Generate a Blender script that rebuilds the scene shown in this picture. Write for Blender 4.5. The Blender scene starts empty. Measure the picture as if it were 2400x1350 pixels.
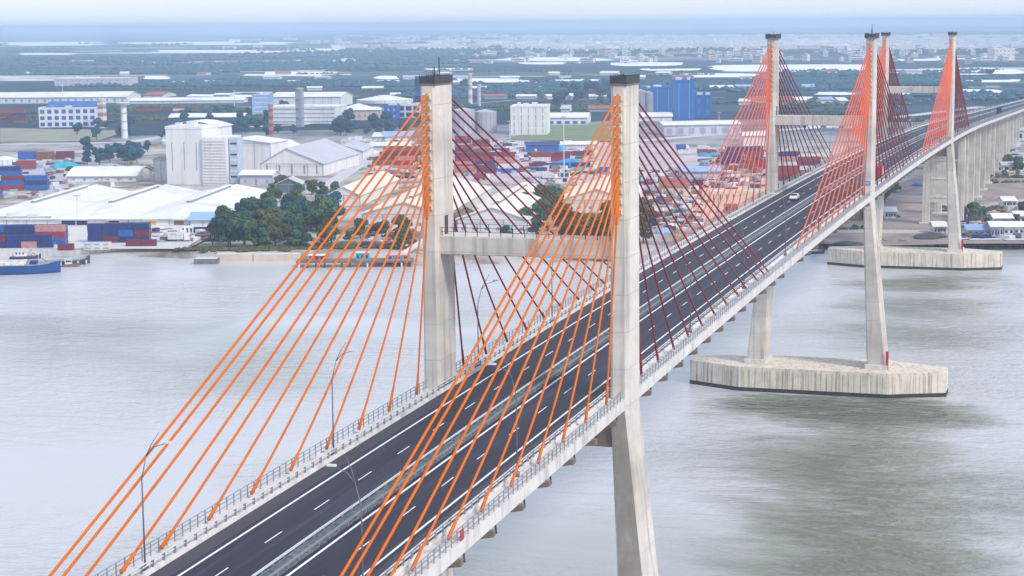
import bpy, bmesh, math, random
from mathutils import Vector, Matrix
random.seed(7)
S = bpy.context.scene
C = S.collection
R = math.radians
# ---------------------------------------------------------------- camera
CAM = Vector((-214.535, -66.772, 90.724))
FW = Vector((0.94213127, 0.30378231, -0.14179202))
RT = Vector((0.30562349, -0.95210856, -0.00914218))
UP = Vector((0.13777863, 0.03472184, 0.98985425))
F = 4331.657
cd = bpy.data.cameras.new('camera'); co = bpy.data.objects.new('camera', cd); C.objects.link(co)
cd.sensor_width = 36; cd.lens = F / 2400 * 36; cd.clip_start = 1; cd.clip_end = 90000
m = Matrix.Identity(4)
for i in range(3):
    m[i][0] = RT[i]; m[i][1] = UP[i]; m[i][2] = -FW[i]; m[i][3] = CAM[i]
co.matrix_world = m
S.camera = co
# ---------------------------------------------------------------- sky, sun, exposure
SUN_EL = R(42); SUN_DIR = Vector((-0.42, -0.91, 0)).normalized()      # horizontal direction towards the sun
W = bpy.data.worlds.new('World'); S.world = W; W.use_nodes = True
nt = W.node_tree; bg = nt.nodes['Background']
sky = nt.nodes.new('ShaderNodeTexSky'); sky.sky_type = 'NISHITA'; sky.sun_disc = False
sky.sun_elevation = SUN_EL; sky.sun_rotation = math.atan2(SUN_DIR.x, SUN_DIR.y)
sky.altitude = 0; sky.air_density = 1.0; sky.dust_density = 1.0; sky.ozone_density = 3.0
# clear-sky model veiled by a thin even overcast
tn = nt.nodes.new('ShaderNodeMix'); tn.data_type = 'RGBA'; tn.inputs[0].default_value = .72; tn.inputs[7].default_value = (3.15, 3.42, 3.90, 1)
nt.links.new(sky.outputs[0], tn.inputs[6]); nt.links.new(tn.outputs[2], bg.inputs[0]); bg.inputs[1].default_value = 0.15
sl = bpy.data.lights.new('sun', 'SUN'); sl.energy = 1.5; sl.angle = R(10); sl.color = (1, .94, .86)
so = bpy.data.objects.new('sun', sl); C.objects.link(so)
sd = Vector((SUN_DIR.x * math.cos(SUN_EL), SUN_DIR.y * math.cos(SUN_EL), math.sin(SUN_EL)))
so.rotation_euler = sd.to_track_quat('Z', 'Y').to_euler(); so.location = (0, 0, 400)
S.view_settings.view_transform = 'Standard'; S.view_settings.look = 'None'
S.view_settings.exposure = 0.85; S.view_settings.gamma = 1
S.render.engine = 'CYCLES'
S.cycles.volume_bounces = 2
S.cycles.max_bounces = 8
# ---------------------------------------------------------------- materials
def lin(c):
    return tuple(((v / 255) / 12.92 if v / 255 <= .04045 else ((v / 255 + .055) / 1.055) ** 2.4) for v in c)
MC = {}
def mat(name, col, rough=.7, metal=0, vary=.12, scale=1.0, spec=.4, bump=0, bscale=6, stain=None, stretch=(1, 1, 1), objrand=0, coat=0, joints=0):
    """procedural paint / concrete / metal: base colour broken up by two noises, optional vertical stains"""
    if name in MC: return MC[name]
    M = bpy.data.materials.new(name); M.use_nodes = True; n = M.node_tree.nodes; L = M.node_tree.links
    b = n['Principled BSDF']; b.inputs['Roughness'].default_value = rough; b.inputs['Metallic'].default_value = metal
    b.inputs['Specular IOR Level'].default_value = spec; b.inputs['Coat Weight'].default_value = coat
    g = n.new('ShaderNodeNewGeometry'); mp = n.new('ShaderNodeMapping'); mp.inputs['Scale'].default_value = stretch
    L.new(g.outputs['Position'], mp.inputs[0])
    n1 = n.new('ShaderNodeTexNoise'); n1.inputs['Scale'].default_value = scale; n1.inputs['Detail'].default_value = 8; n1.inputs['Roughness'].default_value = .65
    L.new(mp.outputs[0], n1.inputs['Vector'])
    mr = n.new('ShaderNodeMapRange'); mr.inputs[1].default_value = .3; mr.inputs[2].default_value = .7
    mr.inputs[3].default_value = 1 - vary; mr.inputs[4].default_value = 1 + vary; L.new(n1.outputs[0], mr.inputs[0])
    mx = n.new('ShaderNodeVectorMath'); mx.operation = 'SCALE'; mx.inputs[0].default_value = col; L.new(mr.outputs[0], mx.inputs['Scale'])
    last = mx.outputs[0]
    if objrand:
        oi = n.new('ShaderNodeObjectInfo'); r2 = n.new('ShaderNodeMapRange'); r2.inputs[3].default_value = 1 - objrand; r2.inputs[4].default_value = 1 + objrand
        L.new(oi.outputs['Random'], r2.inputs[0]); m2 = n.new('ShaderNodeVectorMath'); m2.operation = 'SCALE'
        L.new(last, m2.inputs[0]); L.new(r2.outputs[0], m2.inputs['Scale']); last = m2.outputs[0]
    if stain:
        sc, sz, amt = stain[:3]
        mp2 = n.new('ShaderNodeMapping'); mp2.inputs['Scale'].default_value = stain[4] if len(stain) > 4 else (sc, sc, sz); L.new(g.outputs['Position'], mp2.inputs[0])
        n2 = n.new('ShaderNodeTexNoise'); n2.inputs['Scale'].default_value = 1; n2.inputs['Detail'].default_value = 6; n2.inputs['Roughness'].default_value = .6
        L.new(mp2.outputs[0], n2.inputs['Vector'])
        r3 = n.new('ShaderNodeMapRange'); r3.inputs[1].default_value = .5; r3.inputs[2].default_value = .75; r3.inputs[3].default_value = 0; r3.inputs[4].default_value = amt
        L.new(n2.outputs[0], r3.inputs[0])
        mm = n.new('ShaderNodeMix'); mm.data_type = 'RGBA'; mm.inputs[7].default_value = (*stain[3], 1)
        L.new(r3.outputs[0], mm.inputs[0]); L.new(last, mm.inputs[6]); last = mm.outputs[2]
    if joints:
        sz_ = n.new('ShaderNodeSeparateXYZ'); L.new(g.outputs['Position'], sz_.inputs[0])
        fr = n.new('ShaderNodeMath'); fr.operation = 'PINGPONG'; fr.inputs[1].default_value = joints; L.new(sz_.outputs['Z'], fr.inputs[0])
        lt = n.new('ShaderNodeMapRange'); lt.inputs[1].default_value = 0; lt.inputs[2].default_value = .09; lt.inputs[3].default_value = .45; lt.inputs[4].default_value = 0; L.new(fr.outputs[0], lt.inputs[0])
        n4 = n.new('ShaderNodeTexNoise'); n4.inputs['Scale'].default_value = .09; n4.inputs['Detail'].default_value = 3
        mp4 = n.new('ShaderNodeMapping'); mp4.inputs['Scale'].default_value = (.4, .4, 1.6); L.new(g.outputs['Position'], mp4.inputs[0]); L.new(mp4.outputs[0], n4.inputs['Vector'])
        r4 = n.new('ShaderNodeMapRange'); r4.inputs[1].default_value = .45; r4.inputs[2].default_value = .7; r4.inputs[3].default_value = 0; r4.inputs[4].default_value = .4; L.new(n4.outputs[0], r4.inputs[0])
        mxx = n.new('ShaderNodeMath'); mxx.operation = 'MAXIMUM'; L.new(lt.outputs[0], mxx.inputs[0]); L.new(r4.outputs[0], mxx.inputs[1])
        m4 = n.new('ShaderNodeMix'); m4.data_type = 'RGBA'; m4.inputs[7].default_value = (.20, .18, .16, 1); L.new(mxx.outputs[0], m4.inputs[0]); L.new(last, m4.inputs[6]); last = m4.outputs[2]
    L.new(last, b.inputs['Base Color'])
    if bump:
        n3 = n.new('ShaderNodeTexNoise'); n3.inputs['Scale'].default_value = bscale; n3.inputs['Detail'].default_value = 5
        L.new(g.outputs['Position'], n3.inputs['Vector'])
        bp = n.new('ShaderNodeBump'); bp.inputs['Strength'].default_value = bump; bp.inputs['Distance'].default_value = .05
        L.new(n3.outputs[0], bp.inputs['Height']); L.new(bp.outputs[0], b.inputs['Normal'])
    MC[name] = M
    return M
STN = (.10, .085, .07)
def ramp(n, cols, pos):
    r = n.new('ShaderNodeValToRGB'); e = r.color_ramp.elements
    while len(e) < len(cols): e.new(.5)
    for i, (c, p) in enumerate(zip(cols, pos)):
        e[i].position = p; e[i].color = (*c, 1)
    return r
conc = mat('concrete', (.64, .59, .53), .85, vary=.12, scale=.35, stain=(.8, .04, .85, (.24, .21, .18)), bump=.25, bscale=2, joints=2.25)
conc_w = mat('pale_concrete', (.64, .61, .59), .8, vary=.10, scale=.4, stain=(.6, .25, .75, (.30, .28, .26)))
beige_c = mat('cream_concrete', (.60, .50, .38), .85, vary=.15, scale=.8, stain=(1.2, .5, .6, (.25, .18, .12)))
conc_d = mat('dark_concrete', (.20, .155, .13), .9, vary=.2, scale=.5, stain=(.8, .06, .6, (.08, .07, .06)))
cap_m = mat('pile_cap_concrete', (.70, .62, .52), .9, vary=.18, scale=.3, stain=(1.3, .05, .95, (.17, .15, .12)), bump=.3)
tide = mat('tide_line_concrete', (.035, .035, .03), .6, vary=.3, scale=.6)
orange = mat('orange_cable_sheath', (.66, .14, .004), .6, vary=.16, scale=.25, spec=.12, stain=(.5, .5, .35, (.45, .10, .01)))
crimson = mat('shade_darkened_cable_sheath', (.27, .022, .028), .5, vary=.15, scale=.15, spec=.15)  # shade on the far-side fans put into the sheath colour
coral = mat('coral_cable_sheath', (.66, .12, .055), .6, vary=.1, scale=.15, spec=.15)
orange_d = mat('rusty_orange_steel', (.30, .10, .03), .6, vary=.25)
steel_w = mat('white_painted_steel', (.64, .65, .68), .5, vary=.06)
steel_g = mat('grey_galvanised_steel', (.32, .33, .35), .45, metal=.4, vary=.12)
steel_d = mat('dark_steel', (.05, .055, .07), .5, vary=.3)
paint_l = mat('white_road_paint', (.84, .85, .88), .6, vary=.18, scale=2)
glass_d = mat('dark_glass', (.02, .025, .035), .12, vary=.2, spec=.6)
tyre = mat('black_rubber', (.02, .02, .02), .85)
white = mat('white_wall', (.74, .73, .73), .7, vary=.08, scale=.08, stain=(.35, .03, .55, (.42, .40, .38)))
whiteroof = mat('white_metal_roof', (.76, .75, .75), .55, vary=.10, scale=.04, stain=(.06, .06, .6, (.46, .44, .43)))
creamroof = mat('cream_metal_roof', (.80, .74, .66), .6, vary=.08, scale=.05, stain=(.06, .06, .4, (.52, .46, .40)))
lilroof = mat('grey_lilac_roof', (.50, .49, .56), .55, vary=.08, scale=.05, stain=(.06, .06, .4, (.34, .33, .38)))
greyb = mat('grey_wall', (.32, .34, .40), .75, vary=.12, scale=.15)
lilac = mat('lilac_wall', (.52, .50, .60), .75, vary=.1, scale=.15)
blue = mat('bright_blue_cladding', (.008, .13, .42), .5, vary=.15, scale=.06)
bluer = mat('blue_roof', (.02, .10, .38), .5, vary=.2, scale=.08)
navy = mat('navy_panel', (.012, .025, .13), .5, vary=.2)
yellow = mat('yellow_door', (.80, .42, .02), .5, vary=.08)
brown = mat('brown_door', (.22, .12, .07), .6, vary=.15)
redp = mat('red_paint', (.45, .03, .04), .5, vary=.15)
tealm = mat('teal_tarpaulin', (.03, .35, .45), .6, vary=.3, scale=.4)
beige = mat('beige_wall', (.62, .50, .40), .8, vary=.12, scale=.2)
olive = mat('olive_wall', (.22, .24, .13), .8, vary=.15, scale=.3)
tilered = mat('rust_red_roof', (.34, .10, .07), .75, vary=.25, scale=.3)
skyb = mat('light_blue_roof', (.28, .42, .66), .5, vary=.15, scale=.2)
bark = mat('bark', (.10, .075, .055), .9, vary=.3)
COL = {'navy': (.012, .03, .16), 'blue': (.02, .11, .40), 'red': (.30, .03, .04), 'maroon': (.16, .018, .045), 'orange': (.45, .10, .04),
       'rust': (.24, .075, .05), 'teal': (.03, .28, .33), 'white': (.66, .66, .66), 'grey': (.30, .31, .33), 'green': (.04, .18, .09), 'pink': (.52, .25, .24)}
CM = {k: mat(k + '_container_paint', v, .55, vary=.22, scale=.9, stain=(.9, .25, .35, (.10, .06, .05))) for k, v in COL.items()}

conc_brown = mat('grey_brown_concrete', (.36, .32, .29), .9, vary=.22, scale=.3, stain=(.5, .12, .8, (.20, .17, .15)), joints=2.25)
def asphalt(name, c, streak):
    M = mat(name, c, .75, vary=.16, scale=.5, stain=(0, 0, 0, (0, 0, 0)))
    return M
road = mat('asphalt', (.021, .019, .034), .62, vary=.30, scale=.22, spec=.35, stretch=(.12, 2.4, 1), stain=(.35, .3, .8, (.050, .052, .092), (.012, .85, 1)))
shoulder = mat('shoulder_asphalt', (.060, .055, .072), .75, vary=.2, scale=.3, stretch=(.3, 2, 1))

def leafmat(name, c1, c2):
    M = bpy.data.materials.new(name); M.use_nodes = True; n = M.node_tree.nodes; L = M.node_tree.links
    b = n['Principled BSDF']; b.inputs['Roughness'].default_value = .65; b.inputs['Specular IOR Level'].default_value = .25
    g = n.new('ShaderNodeNewGeometry'); oi = n.new('ShaderNodeObjectInfo')
    n1 = n.new('ShaderNodeTexNoise'); n1.inputs['Scale'].default_value = .35; n1.inputs['Detail'].default_value = 4
    L.new(g.outputs['Position'], n1.inputs['Vector'])
    a = n.new('ShaderNodeMath'); a.operation = 'MULTIPLY_ADD'; a.inputs[1].default_value = .5; L.new(oi.outputs['Random'], a.inputs[0]); L.new(n1.outputs[0], a.inputs[2])
    r = ramp(n, [c1, c2], [.45, 1.0]); L.new(a.outputs[0], r.inputs[0]); L.new(r.outputs[0], b.inputs['Base Color'])
    return M
leafA = leafmat('foliage_dark_green', (.010, .045, .030), (.075, .14, .05))
leafB = leafmat('foliage_olive', (.04, .055, .02), (.12, .12, .035))
leafC = leafmat('foliage_haze_blue', (.007, .045, .085), (.022, .095, .135))  # blue of the distance haze mixed into the leaf colour
# ---------------------------------------------------------------- mesh helpers
class MB:
    def __init__(s): s.v = []; s.f = []; s.m = []; s.mats = []
    def mi(s, m):
        if m not in s.mats: s.mats.append(m)
        return s.mats.index(m)
    def face(s, pts, m):
        b = len(s.v); s.v += [tuple(p) for p in pts]; s.f.append(tuple(range(b, b + len(pts)))); s.m.append(s.mi(m))
    def hexa(s, p, m, mt=None):          # p: 8 points, bottom ring 0-3 then top ring 4-7 (counter-clockwise from above)
        b = len(s.v); s.v += [tuple(q) for q in p]; k = s.mi(m); kt = s.mi(mt) if mt else k
        for q, w in (((0, 3, 2, 1), k), ((4, 5, 6, 7), kt), ((0, 1, 5, 4), k), ((1, 2, 6, 5), k), ((2, 3, 7, 6), k), ((3, 0, 4, 7), k)):
            s.f.append(tuple(b + i for i in q)); s.m.append(w)
    def box(s, a, b, m, mt=None):
        x0, y0, z0 = a; x1, y1, z1 = b
        if x0 > x1: x0, x1 = x1, x0
        if y0 > y1: y0, y1 = y1, y0
        if z0 > z1: z0, z1 = z1, z0
        s.hexa([(x0, y0, z0), (x1, y0, z0), (x1, y1, z0), (x0, y1, z0), (x0, y0, z1), (x1, y0, z1), (x1, y1, z1), (x0, y1, z1)], m, mt)
    def prism(s, poly, z0, z1, m, mt=None):
        n = len(poly); b = len(s.v)
        s.v += [(x, y, z0) for x, y in poly] + [(x, y, z1) for x, y in poly]
        k = s.mi(m); kt = s.mi(mt) if mt else k
        s.f.append(tuple(b + n - 1 - i for i in range(n))); s.m.append(k); s.f.append(tuple(b + n + i for i in range(n))); s.m.append(kt)
        for i in range(n): s.f.append((b + i, b + (i + 1) % n, b + n + (i + 1) % n, b + n + i)); s.m.append(k)
    def tube(s, pts, rads, m, n=8):
        b = len(s.v); k = s.mi(m); P = [Vector(p) for p in pts]
        if not isinstance(rads, (list, tuple)): rads = [rads] * len(P)
        for i, p in enumerate(P):
            d = (P[min(i + 1, len(P) - 1)] - P[max(i - 1, 0)]).normalized()
            u = d.cross(Vector((0, 0, 1)) if abs(d.z) < .9 else Vector((1, 0, 0))).normalized(); w = d.cross(u)
            for j in range(n):
                a = 2 * math.pi * j / n; s.v.append(tuple(p + (u * math.cos(a) + w * math.sin(a)) * rads[i]))
        for i in range(len(P) - 1):
            for j in range(n):
                s.f.append((b + i * n + j, b + i * n + (j + 1) % n, b + (i + 1) * n + (j + 1) % n, b + (i + 1) * n + j)); s.m.append(k)
        s.f.append(tuple(b + n - 1 - j for j in range(n))); s.m.append(k); e = b + (len(P) - 1) * n
        s.f.append(tuple(e + j for j in range(n))); s.m.append(k)
    def cyl(s, c, r, z0, z1, m, n=24, r2=None, mt=None):
        r2 = r if r2 is None else r2; b = len(s.v); k = s.mi(m); kt = s.mi(mt) if mt else k
        for z, q in ((z0, r), (z1, r2)):
            for j in range(n): a = 2 * math.pi * j / n; s.v.append((c[0] + q * math.cos(a), c[1] + q * math.sin(a), z))
        for j in range(n): s.f.append((b + j, b + (j + 1) % n, b + n + (j + 1) % n, b + n + j)); s.m.append(k)
        s.f.append(tuple(b + n - 1 - j for j in range(n))); s.m.append(k); s.f.append(tuple(b + n + j for j in range(n))); s.m.append(kt)
    def loft(s, rings, m, close=True, caps=False):
        b = len(s.v); n = len(rings[0]); k = s.mi(m)
        for r in rings: s.v += [tuple(p) for p in r]
        for i in range(len(rings) - 1):
            for j in range(n if close else n - 1):
                s.f.append((b + i * n + j, b + i * n + (j + 1) % n, b + (i + 1) * n + (j + 1) % n, b + (i + 1) * n + j)); s.m.append(k)
        if caps:
            s.f.append(tuple(b + n - 1 - j for j in range(n))); s.m.append(k)
            e = b + (len(rings) - 1) * n; s.f.append(tuple(e + j for j in range(n))); s.m.append(k)
    def mesh(s, name):
        me = bpy.data.meshes.new(name); me.from_pydata(s.v, [], s.f)
        for x in s.mats: me.materials.append(x)
        me.polygons.foreach_set('material_index', s.m); me.update()
        return me
    def build(s, name, parent=None, smooth=False, fix=True, bevel=0):
        me = s.mesh(name)
        if fix or bevel:
            bm = bmesh.new(); bm.from_mesh(me); bmesh.ops.remove_doubles(bm, verts=bm.verts, dist=.0005)
            bmesh.ops.recalc_face_normals(bm, faces=bm.faces); bm.to_mesh(me); bm.free()
        if smooth:
            me.polygons.foreach_set('use_smooth', [True] * len(me.polygons)); 
        o = bpy.data.objects.new(name, me); C.objects.link(o)
        if bevel:
            b = o.modifiers.new('bevel', 'BEVEL'); b.width = bevel; b.segments = 2; b.limit_method = 'ANGLE'
        if parent: o.parent = parent
        return o
def tag(o, label=None, cat=None, group=None, kind=None):
    for k, v in (('label', label), ('category', cat), ('group', group), ('kind', kind)):
        if v: o[k] = v
    return o
def empty(name, loc=(0, 0, 0), rz=0, parent=None):
    o = bpy.data.objects.new(name, None); C.objects.link(o); o.location = loc; o.rotation_euler = (0, 0, rz); o.empty_display_size = 1
    if parent: o.parent = parent
    return o
def copy_tree(o, parent=None):
    c = o.copy(); C.objects.link(c); c.parent = parent
    for ch in list(o.children): copy_tree(ch, c)
    return c
ORD = ['zeroth', 'first', 'second', 'third', 'fourth', 'fifth', 'sixth', 'seventh', 'eighth', 'ninth', 'tenth', 'eleventh', 'twelfth', 'thirteenth', 'fourteenth', 'fifteenth', 'sixteenth', 'seventeenth', 'eighteenth', 'nineteenth', 'twentieth']
def onum(i): return ORD[i] if i < len(ORD) else '%dth' % i
# a surveyed spot: where the sight line through photo pixel (u, v) meets the level z
GZ = 2.6
def spot(u, v, z=GZ):
    d = FW + RT * ((u - 1200) / F) - UP * ((v - 675) / F)
    return CAM + d * ((z - CAM.z) / d.z)
def scale_at(P): return F / (Vector(P) - CAM).dot(FW)
HF = Vector((FW.x, FW.y, 0)).normalized()          # level sight direction
YAW = math.atan2(HF.y, HF.x)
# ---------------------------------------------------------------- water, land, haze
def watermat():
    M = bpy.data.materials.new('river_water'); M.use_nodes = True; n = M.node_tree.nodes; L = M.node_tree.links
    b = n['Principled BSDF']; b.inputs['IOR'].default_value = 1.33; b.inputs['Specular IOR Level'].default_value = .5
    g = n.new('ShaderNodeNewGeometry')
    def noise(sc, det, st=(1, 1, 1), rot=0, dist=0):
        mp = n.new('ShaderNodeMapping'); mp.inputs['Scale'].default_value = st; mp.inputs['Rotation'].default_value = (0, 0, rot)
        L.new(g.outputs['Position'], mp.inputs[0]); t = n.new('ShaderNodeTexNoise'); t.inputs['Scale'].default_value = sc; t.inputs['Detail'].default_value = det
        t.inputs['Distortion'].default_value = dist; L.new(mp.outputs[0], t.inputs['Vector']); return t
    big = noise(.006, 4, (1, .6, 1), .4, .6)
    # darker, greener patches near the pylons: reflections painted into the water colour
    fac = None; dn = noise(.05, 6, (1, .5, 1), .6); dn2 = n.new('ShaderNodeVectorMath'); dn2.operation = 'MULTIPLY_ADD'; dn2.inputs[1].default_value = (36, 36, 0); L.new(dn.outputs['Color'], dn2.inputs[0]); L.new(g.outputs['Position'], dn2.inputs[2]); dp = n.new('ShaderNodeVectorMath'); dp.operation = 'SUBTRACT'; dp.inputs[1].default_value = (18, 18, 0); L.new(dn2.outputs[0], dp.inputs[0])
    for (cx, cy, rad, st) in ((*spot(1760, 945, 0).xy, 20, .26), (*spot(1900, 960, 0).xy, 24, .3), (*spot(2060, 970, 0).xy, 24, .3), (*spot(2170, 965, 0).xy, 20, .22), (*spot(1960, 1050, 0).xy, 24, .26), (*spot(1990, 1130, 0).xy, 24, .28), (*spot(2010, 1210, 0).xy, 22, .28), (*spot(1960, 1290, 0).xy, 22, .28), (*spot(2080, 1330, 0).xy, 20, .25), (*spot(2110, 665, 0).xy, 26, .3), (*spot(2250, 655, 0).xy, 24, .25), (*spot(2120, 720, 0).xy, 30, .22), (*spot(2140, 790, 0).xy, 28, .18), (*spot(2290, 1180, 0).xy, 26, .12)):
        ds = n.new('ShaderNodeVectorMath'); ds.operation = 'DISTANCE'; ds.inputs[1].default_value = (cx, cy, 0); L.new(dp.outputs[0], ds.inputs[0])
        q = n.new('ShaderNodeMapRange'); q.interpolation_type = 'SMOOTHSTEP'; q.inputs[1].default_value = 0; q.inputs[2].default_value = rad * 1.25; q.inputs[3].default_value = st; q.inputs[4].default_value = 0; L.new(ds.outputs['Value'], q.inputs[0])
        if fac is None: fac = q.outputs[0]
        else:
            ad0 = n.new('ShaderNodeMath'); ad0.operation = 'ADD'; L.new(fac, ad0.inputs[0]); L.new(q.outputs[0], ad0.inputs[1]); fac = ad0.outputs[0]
    sb = n.new('ShaderNodeMath'); sb.operation = 'SUBTRACT'; L.new(big.outputs[0], sb.inputs[0]); L.new(fac, sb.inputs[1])
    r = ramp(n, [(.17, .185, .135), (.31, .325, .29), (.53, .525, .54)], [.06, .30, .44]); w0 = noise(.30, 4, (1, .35, 1), .55, .9); wc = n.new('ShaderNodeMath'); wc.operation = 'SUBTRACT'; wc.inputs[1].default_value = .5; L.new(w0.outputs[0], wc.inputs[0])
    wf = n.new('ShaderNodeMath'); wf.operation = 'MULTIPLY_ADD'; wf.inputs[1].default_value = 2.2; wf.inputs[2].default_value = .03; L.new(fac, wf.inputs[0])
    wm = n.new('ShaderNodeMath'); wm.operation = 'MULTIPLY_ADD'; L.new(wc.outputs[0], wm.inputs[0]); L.new(wf.outputs[0], wm.inputs[1]); L.new(sb.outputs[0], wm.inputs[2]); L.new(wm.outputs[0], r.inputs[0])  # ripple light and dark tinted into the base colour
    L.new(r.outputs[0], b.inputs['Base Color'])
    rr = n.new('ShaderNodeMapRange'); rr.inputs[1].default_value = .1; rr.inputs[2].default_value = .55; rr.inputs[3].default_value = .08; rr.inputs[4].default_value = .26
    L.new(sb.outputs[0], rr.inputs[0]); L.new(rr.outputs[0], b.inputs['Roughness'])
    w1 = noise(.21, 5, (1, .40, 1), .75, .9); w2 = noise(1.1, 3, (1, .55, 1), .5, .3); patch = noise(.010, 2, (1, 1, 1), 0, .5)
    pr = n.new('ShaderNodeMapRange'); pr.inputs[1].default_value = .38; pr.inputs[2].default_value = .62; pr.inputs[3].default_value = .06; pr.inputs[4].default_value = 1
    pa = n.new('ShaderNodeMath'); pa.operation = 'MULTIPLY_ADD'; pa.inputs[1].default_value = .5; L.new(fac, pa.inputs[0]); L.new(patch.outputs[0], pa.inputs[2]); L.new(pa.outputs[0], pr.inputs[0])
    ad = n.new('ShaderNodeMath'); ad.operation = 'MULTIPLY_ADD'; ad.inputs[1].default_value = .35; L.new(w2.outputs[0], ad.inputs[0]); L.new(w1.outputs[0], ad.inputs[2])
    bp = n.new('ShaderNodeBump'); bp.inputs['Distance'].default_value = 2.0; L.new(ad.outputs[0], bp.inputs['Height'])
    L.new(pr.outputs[0], bp.inputs['Strength']); L.new(bp.outputs[0], b.inputs['Normal'])
    return M
def groundmat():
    M = bpy.data.materials.new('land_ground'); M.use_nodes = True; n = M.node_tree.nodes; L = M.node_tree.links
    b = n['Principled BSDF']; b.inputs['Roughness'].default_value = .9; b.inputs['Specular IOR Level'].default_value = .2
    g = n.new('ShaderNodeNewGeometry')
    def noise(sc, det, st=(1, 1, 1), rot=0):
        mp = n.new('ShaderNodeMapping'); mp.inputs['Scale'].default_value = st; mp.inputs['Rotation'].default_value = (0, 0, rot)
        L.new(g.outputs['Position'], mp.inputs[0]); t = n.new('ShaderNodeTexNoise'); t.inputs['Scale'].default_value = sc; t.inputs['Detail'].default_value = det
        t.inputs['Roughness'].default_value = .62; L.new(mp.outputs[0], t.inputs['Vector']); return t
    # yard: pale concrete, earth, some weeds
    a = noise(.03, 8); ra = ramp(n, [(.10, .11, .07), (.24, .20, .16), (.40, .37, .35), (.52, .50, .50)], [.32, .42, .5, .66]); L.new(a.outputs[0], ra.inputs[0])
    # countryside: fields and plantations with a few pale ponds
    vo = n.new('ShaderNodeTexVoronoi'); vo.inputs['Scale'].default_value = .0021; vo.distance = 'CHEBYCHEV'
    mp = n.new('ShaderNodeMapping'); mp.inputs['Rotation'].default_value = (0, 0, .5); mp.inputs['Scale'].default_value = (1, .45, 1)
    L.new(g.outputs['Position'], mp.inputs[0]); L.new(mp.outputs[0], vo.inputs['Vector'])
    sp = n.new('ShaderNodeSeparateColor'); L.new(vo.outputs['Color'], sp.inputs[0])
    rv = ramp(n, [(.008, .034, .062), (.011, .048, .080), (.026, .072, .11), (.055, .105, .14), (.20, .21, .24), (.52, .52, .55)], [0, .34, .55, .76, .88, .95])  # far haze blue mixed into the dark field colours
    rv.color_ramp.interpolation = 'CONSTANT'; L.new(sp.outputs[0], rv.inputs[0])
    c = noise(.012, 9); rc = ramp(n, [(.35, .35, .35), (1.5, 1.5, 1.5)], [.36, .64]); L.new(c.outputs[0], rc.inputs[0])
    mu = n.new('ShaderNodeMix'); mu.data_type = 'RGBA'; mu.blend_type = 'MULTIPLY'; mu.inputs[0].default_value = .85
    L.new(rv.outputs[0], mu.inputs[6]); L.new(rc.outputs[0], mu.inputs[7])
    dt = n.new('ShaderNodeVectorMath'); dt.operation = 'DOT_PRODUCT'; dt.inputs[1].default_value = (.95, .31, 0); L.new(g.outputs['Position'], dt.inputs[0])
    e = noise(.004, 3); ma = n.new('ShaderNodeMath'); ma.operation = 'MULTIPLY_ADD'; ma.inputs[1].default_value = 500; L.new(e.outputs[0], ma.inputs[0]); L.new(dt.outputs['Value'], ma.inputs[2])
    mr = n.new('ShaderNodeMapRange'); mr.inputs[1].default_value = 1280; mr.inputs[2].default_value = 1560; L.new(ma.outputs[0], mr.inputs[0])
    fin = n.new('ShaderNodeMix'); fin.data_type = 'RGBA'; L.new(mr.outputs[0], fin.inputs[0]); L.new(ra.outputs[0], fin.inputs[6]); L.new(mu.outputs[2], fin.inputs[7])
    L.new(fin.outputs[2], b.inputs['Base Color'])
    return M
GM = groundmat()
wb = MB(); wb.face([(-3000, -26000, 0), (26000, -26000, 0), (26000, 26000, 0), (-3000, 26000, 0)], watermat()); tag(wb.build('water', fix=False), kind='structure')
SH = [(250, 26000), (300, 5000), (380, 1200), (412, 560), (424, 400), (428, 355), (432, 318), (436, 290), (433, 263), (440, 231), (436, 205), (437, 181), (452, 145), (470, 114), (508, 75), (540, 48), (543, 20), (556, -16), (560, -60), (575, -200), (600, -600), (700, -2000), (900, -26000)]
rings = []
for off, z in ((-5, -2.0), (1.5, .9), (6, GZ), (1500, GZ), (8000, GZ), (25500, GZ)):
    rings.append([(x + off * (1 if i else 1), y, z) for i, (x, y) in enumerate(SH)])
lb = MB(); lb.loft(rings, GM, close=False); tag(lb.build('ground', fix=False), kind='structure')
hz = bpy.data.materials.new('haze_air'); hz.use_nodes = True; n = hz.node_tree.nodes; n.remove(n['Principled BSDF'])
pv = n.new('ShaderNodeVolumePrincipled'); pv.inputs['Color'].default_value = (.63, .80, 1.0, 1); pv.inputs['Density'].default_value = .000125; pv.inputs['Anisotropy'].default_value = .0
hz.node_tree.links.new(pv.outputs[0], n['Material Output'].inputs['Volume'])
hb = MB(); hb.box((-2500, -25800, -3), (25900, 25800, 112), hz); tag(hb.build('haze'), kind='stuff')
def sheet(name, pts, m, z=.004, kind='structure'):
    b = MB(); b.face([(p[0], p[1], GZ + z) for p in pts], m); return tag(b.build(name, fix=False), kind=kind)
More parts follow.
